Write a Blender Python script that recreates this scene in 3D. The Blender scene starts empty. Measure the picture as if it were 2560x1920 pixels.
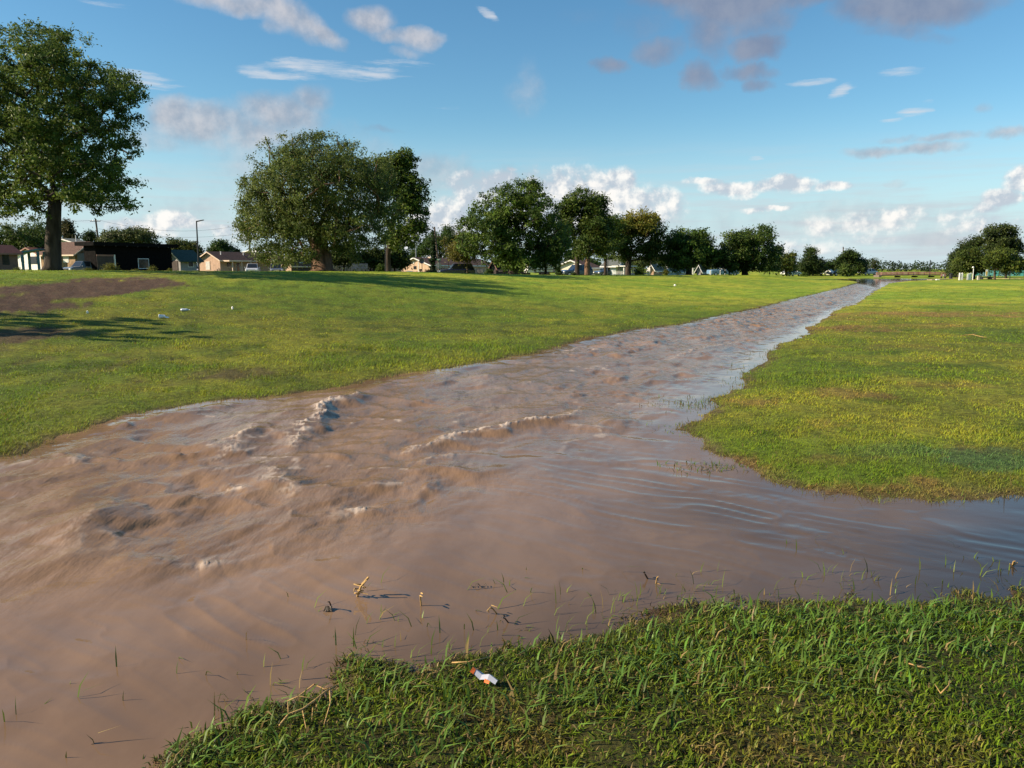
import bpy, math, random
import numpy as np
from mathutils import Vector, Matrix

random.seed(7)
rng = np.random.default_rng(11)
SC = bpy.context.scene
COL = SC.collection

# ------------------------------------------------------------------ camera
F = 1935.0                       # focal length in photo pixels (2560 wide)
HORIZON = 672.0
PITCH = math.atan((960 - HORIZON) / F)
EYE = 1.75                       # metres above the water (water level is z = 0)
cam_d = bpy.data.cameras.new('camera')
cam_d.sensor_width = 36.0
cam_d.lens = 36.0 * F / 2560.0
cam_d.clip_start = 0.05
cam_d.clip_end = 6000
cam = bpy.data.objects.new('camera', cam_d)
cam.location = (0, 0, EYE)
cam.rotation_euler = (math.pi / 2 - PITCH, 0, 0)
COL.objects.link(cam)
SC.camera = cam

# ------------------------------------------------------------------ light
SUN_AZ = math.atan2(-0.985, -0.17)      # clockwise from +Y, towards the sun
SUN_EL = math.radians(29)
TO_SUN = Vector((math.sin(SUN_AZ) * math.cos(SUN_EL), math.cos(SUN_AZ) * math.cos(SUN_EL), math.sin(SUN_EL)))
sun_d = bpy.data.lights.new('sun', 'SUN')
sun_d.energy = 5.0
sun_d.angle = math.radians(0.55)
sun_d.color = (1.0, 0.83, 0.62)
sun = bpy.data.objects.new('sun', sun_d)
sun.rotation_euler = TO_SUN.to_track_quat('Z', 'Y').to_euler()
sun.location = (-60, -20, 60)
COL.objects.link(sun)
SC.view_settings.view_transform = 'Standard'
SC.view_settings.look = 'None'
SC.view_settings.exposure = 0.92
SC.view_settings.gamma = 1.0
SC.view_settings.use_curve_mapping = False
SC.cycles.use_denoising = True
SC.cycles.max_bounces = 6
SC.cycles.transparent_max_bounces = 4
SC.cycles.caustics_reflective = False
SC.cycles.caustics_refractive = False

# ------------------------------------------------------------------ pixel geometry
CP, SP = math.cos(PITCH), math.sin(PITCH)
def ray(px, py):
    """direction through a photo pixel (numpy friendly), scaled so that y = 1"""
    cx = (np.asarray(px, float) - 1280) / F
    cy = (960 - np.asarray(py, float)) / F
    y = CP + cy * SP
    z = -SP + cy * CP
    return cx / y, z / y
def P(px, py, d):
    x, z = ray(px, py)
    return Vector((float(x) * d, d, EYE + float(z) * d))
def plane_xy(px, py, z=0.0):
    x, rz = ray(px, py)
    d = (z - EYE) / rz
    return np.stack([x * d, d], -1)

# ------------------------------------------------------------------ world / sky
world = bpy.data.worlds.new('World')
SC.world = world
world.use_nodes = True
wt = world.node_tree
for n in list(wt.nodes): wt.nodes.remove(n)
class G:
    """tiny node-graph helper"""
    def __init__(s, tree): s.t = tree
    def new(s, typ, **kw):
        n = s.t.nodes.new(typ)
        for k, v in kw.items(): setattr(n, k, v)
        return n
    def put(s, sock, v):
        if hasattr(v, 'is_output') or isinstance(v, bpy.types.NodeSocket): s.t.links.new(v, sock)
        else: sock.default_value = v
    def m(s, op, a, b=0.0, c=0.0, clamp=False):
        n = s.new('ShaderNodeMath', operation=op, use_clamp=clamp)
        s.put(n.inputs[0], a); s.put(n.inputs[1], b)
        if op in ('MULTIPLY_ADD', 'SMOOTH_MAX', 'SMOOTH_MIN'): s.put(n.inputs[2], c)
        return n.outputs[0]
    def ramp(s, v, lo, hi, a=0.0, b=1.0, smooth=True):
        n = s.new('ShaderNodeMapRange', interpolation_type='SMOOTHSTEP' if smooth else 'LINEAR')
        s.put(n.inputs['Value'], v); s.put(n.inputs['From Min'], lo); s.put(n.inputs['From Max'], hi)
        s.put(n.inputs['To Min'], a); s.put(n.inputs['To Max'], b)
        return n.outputs[0]
    def mix(s, f, a, b):
        n = s.new('ShaderNodeMix', data_type='RGBA')
        s.put(n.inputs[0], f); s.put(n.inputs[6], a); s.put(n.inputs[7], b)
        return n.outputs[2]
    def noise(s, vec, scale, detail=4.0, rough=0.55, dist=0.0, col=False):
        n = s.new('ShaderNodeTexNoise')
        if vec is not None: s.put(n.inputs['Vector'], vec)
        n.inputs['Scale'].default_value = scale; n.inputs['Detail'].default_value = detail
        n.inputs['Roughness'].default_value = rough; n.inputs['Distortion'].default_value = dist
        return n.outputs['Color' if col else 'Fac']
    def mapping(s, vec, scale=(1, 1, 1), rot=(0, 0, 0), loc=(0, 0, 0)):
        n = s.new('ShaderNodeMapping')
        s.put(n.inputs['Vector'], vec)
        n.inputs['Scale'].default_value = scale; n.inputs['Rotation'].default_value = rot; n.inputs['Location'].default_value = loc
        return n.outputs[0]
def rgba(c): return (c[0], c[1], c[2], 1.0)

g = G(wt)
sky = g.new('ShaderNodeTexSky', sky_type='NISHITA')
sky.sun_disc = False
sky.sun_elevation = SUN_EL
sky.sun_rotation = SUN_AZ % (2 * math.pi)
sky.altitude = 0
sky.air_density = 1.0
sky.dust_density = 0.3
sky.ozone_density = 1.4
STR = 0.0735
SKY_SAT = 1.22
SKY_TINT = (.82, 1.03, 1.03, 1)
tc = g.new('ShaderNodeTexCoord')
dirv = tc.outputs['Generated']
sep = g.new('ShaderNodeSeparateXYZ'); wt.links.new(dirv, sep.inputs[0])
# ragged outlines: the direction is pushed about by noise before the clouds are looked up
wn = g.noise(dirv, 9.0, 6.0, 0.62, col=True)
wsub = g.new('ShaderNodeVectorMath', operation='SUBTRACT'); g.put(wsub.inputs[0], wn); wsub.inputs[1].default_value = (.5, .5, .5)
def warped(k):
    a = g.new('ShaderNodeVectorMath', operation='MULTIPLY'); g.put(a.inputs[0], wsub.outputs[0]); a.inputs[1].default_value = k
    b = g.new('ShaderNodeVectorMath', operation='ADD'); g.put(b.inputs[0], dirv); g.put(b.inputs[1], a.outputs[0])
    n = g.new('ShaderNodeSeparateXYZ'); g.put(n.inputs[0], b.outputs[0])
    az = g.m('ARCTAN2', n.outputs[0], n.outputs[1]); el = g.m('ARCSINE', n.outputs[2])
    return az, el, b.outputs[0]
def blob_layer(blobs, wp, x0, x1):
    az, el, v = wp
    acc = None
    for bl in blobs:
        px, py, rx, ry = bl[:4]; st = bl[4] if len(bl) > 4 else 1.0; tilt = bl[5] if len(bl) > 5 else 0.0
        if px + rx < x0 - 130 or px - rx > x1 + 130: continue
        x, z = ray(px, py); a0 = math.atan2(float(x), 1); e0 = math.atan2(float(z), math.hypot(1, float(x)))
        sx = rx / F * math.cos(a0) ** 2; sy = ry / F * math.cos(a0)
        da = g.m('SUBTRACT', az, a0); de = g.m('SUBTRACT', el, e0)
        if tilt: de = g.m('MULTIPLY_ADD', da, tilt, de)
        da = g.m('MULTIPLY', da, 1 / sx); de = g.m('MULTIPLY', de, 1 / sy)
        r2 = g.m('MULTIPLY_ADD', da, da, g.m('MULTIPLY', de, de))
        val = g.m('MULTIPLY', g.m('SUBTRACT', 1.0, r2), st) if st != 1.0 else g.m('SUBTRACT', 1.0, r2)
        acc = g.m('MAXIMUM', val, 0.0) if acc is None else g.m('SMOOTH_MAX', acc, val, 0.15)
    return acc if acc is not None else g.m('MULTIPLY', az, 0.0)
cumulus = [(1400, 500, 260, 95, .95), (1100, 590, 120, 90, 1.0), (1230, 480, 140, 70, .95), (1600, 520, 140, 60, .8), (2450, 560, 180, 40, .5), (2130, 560, 200, 34, .4), (2000, 610, 300, 30, .3), (1500, 440, 60, 20, .5), (1130, 560, 75, 85), (1170, 500, 40, 40), (1260, 455, 60, 40), (1330, 480, 110, 60), (1470, 470, 70, 35), (1555, 450, 55, 42),
           (1500, 530, 130, 50), (1620, 500, 110, 32, .7), (1820, 470, 90, 24, .9), (1960, 466, 110, 26), (2080, 470, 70, 16, .8), (1760, 455, 60, 14, .6),
           (2510, 500, 66, 34), (2555, 452, 56, 46), (2470, 530, 60, 20, .8), (1900, 526, 90, 9, .6), (430, 552, 110, 26, .75), (360, 575, 120, 26, .7), (590, 580, 80, 30, .6),
           (2230, 530, 90, 22, .7), (2380, 540, 110, 24, .6), (1850, 488, 50, 12, .5), (1280, 425, 22, 10, .8)]
soft = [(1100, 430, 200, 55, .62), (1250, 440, 150, 40, .5), (1450, 480, 200, 60, .45), (400, 330, 130, 40, .5), (850, 330, 120, 40, .35), (930, 390, 150, 60, .35), (2100, 540, 400, 60, .35), (2400, 600, 300, 50, .4), (1800, 560, 300, 50, .3), (550, 450, 260, 60, .3), (430, 278, 85, 48, .95), (520, 305, 190, 56, .95), (690, 290, 150, 62, .95), (765, 255, 75, 50, .8), (640, 340, 200, 60, .8), (600, 400, 140, 50, .4), (600, 10, 190, 32, .9), (720, 40, 110, 55, .95, .35), (800, 85, 70, 32, .9, .45), (700, 70, 60, 25, .6),
        (920, 48, 75, 42, 1.0), (970, 90, 70, 26, .75), (1040, 95, 80, 30, .9), (1020, 130, 60, 16, .5), (1320, 225, 70, 80, .3), (1060, 450, 160, 60, .5), (980, 410, 120, 30, .35),
        (2200, 380, 110, 20, .9), (2300, 372, 130, 20, .9), (2350, 345, 120, 14, .8), (2240, 347, 60, 12, .6), (2520, 335, 80, 18, .8), (2450, 275, 30, 16, .6), (2240, 455, 40, 10, .4), (1390, 420, 60, 25, .3), (480, 520, 160, 40, .35)]
wisps = [(640, 178, 60, 26, .8), (760, 165, 150, 24, .95), (900, 182, 160, 26, .9), (1000, 160, 120, 14, .7), (700, 190, 130, 14, .9), (330, 190, 120, 20, .8), (370, 210, 110, 15, .9), (2030, 203, 70, 12, .9), (2100, 226, 42, 20, .9, -.3), (2240, 182, 70, 14, .8),
         (2270, 280, 55, 14, .9), (2310, 252, 30, 8, .6), (1885, 395, 30, 8, .8), (1220, 35, 40, 14, .7, .5), (1130, 270, 60, 6, .5), (260, 10, 80, 10, .4), (2220, 300, 40, 10, .6)]
dark = [(1720, -20, 170, 60, .9), (1840, 10, 190, 75), (1790, 85, 90, 70, .7), (1900, 60, 120, 50, .6), (2060, -10, 200, 45, .8), (2240, 10, 200, 75), (2360, 10, 190, 60, .9), (2240, 85, 130, 30, .45), (1910, 120, 90, 30, .85), (1880, 168, 100, 22, .75),
        (1905, 195, 60, 24, .7), (1750, 190, 70, 42, .75), (1640, 125, 90, 36, .55), (1600, 60, 120, 45, .3), (1520, 165, 55, 28, .65), (960, 325, 90, 14, .3), (2330, 100, 100, 20, .3), (1480, 40, 90, 30, .2)]
skycol = g.new('ShaderNodeHueSaturation'); skycol.inputs['Saturation'].default_value = SKY_SAT; skycol.inputs['Value'].default_value = 1.0
g.put(skycol.inputs['Color'], sky.outputs[0])
tint = g.new('ShaderNodeMix', data_type='RGBA', blend_type='MULTIPLY'); tint.inputs[0].default_value = 1.0
g.put(tint.inputs[6], skycol.outputs[0]); tint.inputs[7].default_value = SKY_TINT
K = .56 / STR                          # cloud colours below are given as they leave the sky
def kc(c): return (c[0] * K, c[1] * K, c[2] * K, 1)
el0 = g.m('ARCSINE', sep.outputs[2]); az0 = g.m('ARCTAN2', sep.outputs[0], sep.outputs[1])
# banked stratus low over the horizon and pale air, all the way round
strat = g.noise(g.mapping(dirv, scale=(3.2, 3.2, 40.0)), 2.2, 6.0, 0.6)
low = g.m('MULTIPLY', g.ramp(el0, 0.17, 0.03), 1.0)
lowd = g.m('MULTIPLY', g.ramp(strat, 0.40, 0.70), g.m('MULTIPLY', low, 0.8))
hz = g.m('POWER', g.ramp(el0, 0.20, 0.0), 1.2)
base = g.mix(g.m('MULTIPLY', hz, 0.85), tint.outputs[2], kc((0.55, 0.685, 0.80)))
base = g.mix(lowd, base, kc((0.56, 0.61, 0.66)))
mid = g.noise(dirv, 7.5, 6.0, 0.6)
gen = g.ramp(g.noise(g.mapping(dirv, scale=(1, 1, 2.4)), 2.6, 5.0, 0.58), 0.62, 0.9)
base = g.mix(g.m('MULTIPLY', gen, 0.22), base, kc((0.50, 0.54, 0.60)))
def background(c):
    n = g.new('ShaderNodeBackground'); g.put(n.inputs['Color'], c); n.inputs['Strength'].default_value = STR; return n.outputs[0]
fine = g.noise(dirv, 26.0, 7.0, 0.62)
cn = g.noise(dirv, 38.0, 7.0, .60)
upv = g.new('ShaderNodeVectorMath', operation='ADD'); g.put(upv.inputs[0], dirv); upv.inputs[1].default_value = (-0.007, 0, 0.006)
cn2 = g.noise(upv.outputs[0], 38.0, 6.0, .60)
w_soft, w_wisp, w_cum, w_dark = warped((.055, .055, .04)), warped((.05, .05, .012)), warped((.030, .030, .034)), warped((.085, .085, .05))
wz = g.noise(g.mapping(w_wisp[2], scale=(4, 4, 40)), 4.0, 6.0, .65)
fine_o = g.m('SUBTRACT', fine, .5); mid_o = g.m('SUBTRACT', mid, .5)
def clouds(x0, x1):
    col = base
    sb = blob_layer(soft, w_soft, x0, x1)                 # soft pinkish-grey clouds
    sden = g.ramp(g.m('MULTIPLY_ADD', mid_o, .8, g.m('MULTIPLY_ADD', fine_o, .75, sb)), 0.0, 1.05)
    sden = g.m('MULTIPLY', sden, g.ramp(sb, 0.0, 0.25))
    scol = g.mix(g.ramp(g.m('MULTIPLY_ADD', g.m('SUBTRACT', cn, cn2), 1.1, g.m('MULTIPLY_ADD', mid_o, 1.3, .5)), .15, .85), kc((0.34, 0.38, 0.46)), kc((0.62, 0.60, 0.62)))
    col = g.mix(g.m('MULTIPLY', sden, .85), col, scol)
    wb = blob_layer(wisps, w_wisp, x0, x1)                # thin wisps, combed sideways
    wden = g.m('MULTIPLY', g.ramp(g.m('MULTIPLY_ADD', g.m('SUBTRACT', wz, .5), 2.2, wb), .25, 1.25), g.ramp(wb, 0, .4))
    col = g.mix(g.m('MULTIPLY', wden, .75), col, kc((0.66, 0.69, 0.74)))
    cb = blob_layer(cumulus, w_cum, x0, x1)               # cumulus over the horizon
    cden = g.ramp(g.m('MULTIPLY_ADD', g.m('SUBTRACT', cn, .5), 1.5, g.m('MULTIPLY_ADD', mid_o, .9, cb)), 0.04, 0.74)
    cden = g.m('MULTIPLY', cden, g.ramp(cb, 0.0, 0.2))
    lit = g.ramp(g.m('MULTIPLY_ADD', g.m('SUBTRACT', cn, cn2), 3.0, g.m('MULTIPLY_ADD', mid_o, 2.2, .42)), .05, .9)
    ccol = g.mix(lit, kc((0.50, 0.56, 0.64)), kc((1.0, 0.96, 0.91)))
    col = g.mix(g.m('MULTIPLY', cden, .88), col, ccol)
    db = blob_layer(dark, w_dark, x0, x1)                 # dark purple-grey cloud bases overhead
    dden = g.ramp(g.m('MULTIPLY_ADD', mid_o, .8, g.m('MULTIPLY_ADD', fine_o, .4, db)), 0.0, .85)
    dden = g.m('MULTIPLY', dden, g.ramp(db, 0.0, 0.3))
    dcol = g.mix(g.ramp(fine, .3, .7), kc((0.205, 0.250, 0.365)), kc((0.28, 0.315, 0.41)))
    return background(g.mix(g.m('MULTIPLY', dden, .88), col, dcol))
def choose(f, a, b):
    n = g.new('ShaderNodeMixShader'); g.put(n.inputs[0], f); g.t.links.new(a, n.inputs[1]); g.t.links.new(b, n.inputs[2]); return n.outputs[0]
# the same sky everywhere; the cloud banks are looked up only in the quarter of the sky they fill (saves time)
azp = lambda px: math.atan((px - 1280) / F)
front = choose(g.m('GREATER_THAN', az0, azp(900)), clouds(-400, 900), choose(g.m('GREATER_THAN', az0, azp(1700)), clouds(900, 1700), clouds(1700, 3000)))
infr = g.m('MULTIPLY', g.m('LESS_THAN', g.m('ABSOLUTE', az0), math.radians(44)), g.m('LESS_THAN', g.m('ABSOLUTE', g.m('SUBTRACT', el0, .27)), .28))
wo = g.new('ShaderNodeOutputWorld'); wt.links.new(choose(infr, background(base), front), wo.inputs['Surface'])
world.cycles.sampling_method = 'MANUAL'
world.cycles.sample_map_resolution = 1024

# ------------------------------------------------------------------ numpy noise
_perm = rng.random((512, 512)).astype(np.float32)
def vnoise(x, y):
    x = np.asarray(x, np.float64); y = np.asarray(y, np.float64)
    xi = np.floor(x).astype(np.int64); yi = np.floor(y).astype(np.int64)
    fx = x - xi; fy = y - yi
    fx = fx * fx * fx * (fx * (fx * 6 - 15) + 10); fy = fy * fy * fy * (fy * (fy * 6 - 15) + 10)
    x0 = xi & 511; x1 = (xi + 1) & 511; y0 = yi & 511; y1 = (yi + 1) & 511
    return ((_perm[x0, y0] * (1 - fx) + _perm[x1, y0] * fx) * (1 - fy) + (_perm[x0, y1] * (1 - fx) + _perm[x1, y1] * fx) * fy)
def fbm(x, y, o=4, gain=.5):
    s = 0; a = 1; t = 0
    for i in range(o):
        s = s + a * vnoise(x * 2 ** i + 17.3 * i, y * 2 ** i + 9.1 * i); t += a; a *= gain
    return s / t                          # about 0..1, mean .5
def ridged(x, y, o=3):
    s = 0; a = 1; t = 0
    for i in range(o):
        n = 1 - np.abs(2 * vnoise(x * 2 ** i + 31.7 * i, y * 2 ** i + 3.9 * i) - 1); s = s + a * n * n; t += a; a *= .5
    return s / t
def sst(x, a, b):
    t = np.clip((x - a) / (b - a), 0, 1); return t * t * (3 - 2 * t)

# ------------------------------------------------------------------ shoreline and terrain
S1 = 2560 / 2212.0
left_px = [(0, 985), (70, 966), (140, 942), (200, 920), (270, 905), (330, 890), (400, 878), (470, 868), (540, 862), (600, 856), (640, 850), (700, 842), (740, 835), (800, 822), (860, 812), (910, 803), (960, 795), (1010, 789), (1060, 780), (1110, 771),
           (1150, 762), (1195, 750), (1240, 738), (1285, 728), (1330, 718), (1385, 711), (1440, 705), (1490, 696), (1540, 686), (1590, 675), (1640, 664), (1690, 652), (1740, 640), (1780, 631), (1810, 623), (1838, 615), (1855, 610), (1845, 607), (1815, 605.2), (1800, 603.8)]
left_px = [(a * S1, b * S1) for a, b in left_px]
far_px = [(2100, 697.5), (2180, 696.5), (2260, 696), (2330, 696.5), (2345, 698)]
right_px = [(2310, 701), (2265, 703), (2223, 708), (2195, 722), (2166, 742), (2137, 761), (2110, 768), (2085, 778), (2065, 795), (2040, 808), (2022, 819), (2010, 835), (1985, 848), (1960, 857), (1938, 868), (1924, 878), (1922, 896), (1885, 920), (1850, 941), (1845, 967), (1820, 982),
            (1797, 996), (1790, 1020), (1760, 1044), (1692, 1060), (1688, 1078), (1725, 1090), (1759, 1104), (1770, 1125), (1797, 1142), (1831, 1152), (1835, 1169), (1870, 1180), (1907, 1190), (1946, 1203), (1985, 1210), (2027, 1222), (2070, 1237), (2120, 1240), (2171, 1244), (2267, 1249), (2362, 1251), (2482, 1254), (2560, 1251)]
near_px = [(2212, 1276), (2150, 1278), (2100, 1280), (2040, 1286), (1950, 1293), (1850, 1292), (1800, 1298), (1750, 1302), (1690, 1300), (1640, 1303), (1580, 1312), (1520, 1312), (1480, 1322), (1440, 1322), (1390, 1340), (1340, 1346), (1300, 1352), (1240, 1360), (1180, 1366), (1130, 1372), (1090, 1380),
           (1060, 1386), (1010, 1396), (960, 1402), (900, 1420), (830, 1436), (760, 1452), (720, 1475), (680, 1490), (640, 1502), (600, 1512), (560, 1528), (500, 1548), (460, 1566), (430, 1585), (390, 1610), (340, 1640), (300, 1665)]
near_px = [(a * S1, b * S1) for a, b in near_px]
Lw = plane_xy(*np.array(left_px).T); Fw = plane_xy(*np.array(far_px).T); Rw = plane_xy(*np.array(right_px).T); Nw = plane_xy(*np.array(near_px).T)
l0 = Lw[0]; n1 = Nw[-1]; r1 = Rw[-1]; n0 = Nw[0]
Rx = np.array([[r1[0] + 6, r1[1] + .2], [r1[0] + 20, r1[1] + 1.5], [r1[0] + 60, r1[1] + 8]])
Nx = np.array([[n0[0] + 60, n0[1] + 6], [n0[0] + 20, n0[1] + .6], [n0[0] + 5, n0[1] + .1]])
Ne = np.array([[n1[0] - .9, n1[1] - 1.0], [n1[0] - 3.5, n1[1] - 5], [n1[0] - 20, n1[1] - 40]])
Le = np.array([[l0[0] - 30, l0[1] - 50], [l0[0] - 5.5, l0[1] - 7.5], [l0[0] - 1.6, l0[1] - 1.75]])
shore = np.concatenate([Lw, Fw, Rw, Rx, Nx, Nw, Ne, Le])
skind = np.array([0] * len(Lw) + [3] * len(Fw) + [1] * (len(Rw) + len(Rx)) + [2] * (len(Nx) + len(Nw) + len(Ne)) + [0] * len(Le))
def poly_sd(pts, poly, kinds=None):
    """signed distance (positive inside) from points to a closed polygon, and the kind of the nearest edge"""
    pts = np.asarray(pts, np.float64); n = len(poly)
    best = np.full(len(pts), 1e18); kb = np.zeros(len(pts), np.int8); inside = np.zeros(len(pts), bool)
    for i in range(n):
        a = poly[i]; b = poly[(i + 1) % n]; ab = b - a
        t = np.clip(((pts - a) @ ab) / max(ab @ ab, 1e-12), 0, 1)
        dd = ((pts - a - t[:, None] * ab) ** 2).sum(1)
        mk = dd < best; best[mk] = dd[mk]
        if kinds is not None: kb[mk] = kinds[i]
        c = ((a[1] > pts[:, 1]) != (b[1] > pts[:, 1])) & (pts[:, 0] < (b[0] - a[0]) * (pts[:, 1] - a[1]) / (b[1] - a[1] + 1e-12) + a[0])
        inside ^= c
    d = np.sqrt(best)
    return np.where(inside, d, -d), kb
_ca = np.radians(np.arange(-46, 46.01, .25)); _lr = np.linspace(math.log(1.2), math.log(200), 620)
_A, _L = np.meshgrid(_ca, _lr); _sd, _kd = poly_sd(np.stack([(np.exp(_L) * np.sin(_A)).ravel(), (np.exp(_L) * np.cos(_A)).ravel()], 1), shore, skind)
_sd = _sd.reshape(_A.shape); _kd = _kd.reshape(_A.shape)
def shore_dist(x, y):
    """signed shore distance; large sets are read from a table"""
    a = np.arctan2(x, y); l = np.log(np.maximum(np.hypot(x, y), 1e-6))
    ok = (np.abs(a) < _ca[-1]) & (l > _lr[0]) & (l < _lr[-1])
    sd = np.empty(len(x)); kd = np.empty(len(x), np.int8)
    if (~ok).any(): sd[~ok], kd[~ok] = poly_sd(np.stack([x[~ok], y[~ok]], 1), shore, skind)
    u = (a[ok] - _ca[0]) / (_ca[1] - _ca[0]); w = (l[ok] - _lr[0]) / (_lr[1] - _lr[0])
    i = np.clip(u.astype(int), 0, len(_ca) - 2); j = np.clip(w.astype(int), 0, len(_lr) - 2); u = u - i; w = w - j
    sd[ok] = (_sd[j, i] * (1 - u) + _sd[j, i + 1] * u) * (1 - w) + (_sd[j + 1, i] * (1 - u) + _sd[j + 1, i + 1] * u) * w
    kd[ok] = _kd[j + (w > .5), i + (u > .5)]
    return sd, kd
TX, TY = 0.44, 0.898                       # direction of the channel
def terrain(x, y):
    """returns height, distance to the water (negative in it), bank kind"""
    x = np.atleast_1d(np.asarray(x, np.float64)).ravel(); y = np.atleast_1d(np.asarray(y, np.float64)).ravel()
    sd, kd = shore_dist(x, y)
    s = -sd
    wob = (fbm(x / .9, y / .9, 3) - .5) * .48 * np.exp(-np.abs(s) / 1.5) + (fbm(x / .20 + 40, y / .20, 3, .6) - .5) * .36 * np.exp(-np.abs(s) / .6)
    s = s + wob
    v = TX * (x - l0[0]) + TY * (y - l0[1])
    H = np.interp(v, [-60, 0, 21, 45, 62, 78, 100, 117, 136, 200, 500], [1.66, 1.66, 1.60, 1.50, 1.15, .95, .86, .78, .60, .5, .6])
    U = np.interp(v, [-60, 0, 50, 90, 120, 140], [31, 31, 30, 24, 15, 13])
    sp = np.maximum(s, 0)
    zl = H * (.42 * sst(sp, 0, U * .8) + .58 * sst(sp, U * .15, U)) + .05 * (1 - np.exp(-sp / .5))
    zl = zl - .28 * sst(sp, U + 6, U + 16)
    zr = .10 * (1 - np.exp(-sp / .7)) + .50 * sst(sp, 0, 45)
    zn = .03 * (1 - np.exp(-sp / .15)) + .17 * (1 - np.exp(-sp / 1.6))
    zf = .05 * (1 - np.exp(-sp / 1.5)) + .35 * sst(sp, 5, 70)
    kz = np.select([kd == 0, kd == 1, kd == 2], [zl, zr, zn], zf)
    # the far ends of the banks run into the flat beyond the pool
    bl = sst(y, 118, 150)
    zflat = .12 + .45 * sst(sp, 8, 60)
    kz = kz * (1 - bl) + np.where(kd == 0, kz * .55 + zflat * .45, zflat) * bl
    r = np.hypot(x, y)
    kz = kz + (fbm(x / 9, y / 9, 3) - .5) * .10 * sst(sp, .5, 6) * np.where(kd == 2, .3, 1)
    z = np.where(s > 0, kz, np.maximum(-.45, s * .28))
    return z, s, kd
def gz(x, y): return float(terrain([x], [y])[0][0])
def ground_at(px, py):
    z = 0.2
    for i in range(14):
        p = plane_xy(px, py, min(z, EYE - .12)); p = p if p[1] > 0 else np.array([0, 50.])
        zn = gz(p[0], min(p[1], 160)); z = z * .5 + zn * .5
    return Vector((float(p[0]), float(p[1]), gz(p[0], p[1])))

# ------------------------------------------------------------------ mesh helpers
def link(o):
    COL.objects.link(o); return o
def tag(o, label=None, cat=None, group=None, kind=None):
    if label: o['label'] = label
    if cat: o['category'] = cat
    if group: o['group'] = group
    if kind: o['kind'] = kind
    return o
def thing(name, label, cat, loc, rz=0.0, group=None):
    o = bpy.data.objects.new(name, None); o.empty_display_size = .3
    o.location = loc; o.rotation_euler = (0, 0, rz); link(o)
    return tag(o, label, cat, group)
def np_mesh(name, v, f, mat, parent=None, smooth=False, attrs=None, fsize=None):
    """v (n,3) array; f (m,k) array of one polygon size"""
    me = bpy.data.meshes.new(name)
    v = np.asarray(v, np.float32); f = np.asarray(f, np.int32)
    me.vertices.add(len(v)); me.vertices.foreach_set('co', v.ravel())
    m, k = f.shape
    me.loops.add(m * k); me.loops.foreach_set('vertex_index', f.ravel())
    me.polygons.add(m); me.polygons.foreach_set('loop_start', np.arange(0, m * k, k, dtype=np.int32))
    try: me.polygons.foreach_set('loop_total', np.full(m, k, np.int32))
    except Exception: pass
    if smooth: me.polygons.foreach_set('use_smooth', np.ones(m, bool))
    for an, (typ, data) in (attrs or {}).items():
        a = me.attributes.new(an, typ, 'POINT')
        a.data.foreach_set('color' if 'COLOR' in typ else 'value', np.asarray(data, np.float32).ravel())
    me.update(calc_edges=True); me.validate()
    me.materials.append(mat)
    o = bpy.data.objects.new(name, me); link(o)
    if parent is not None: o.parent = parent
    return o
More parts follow.
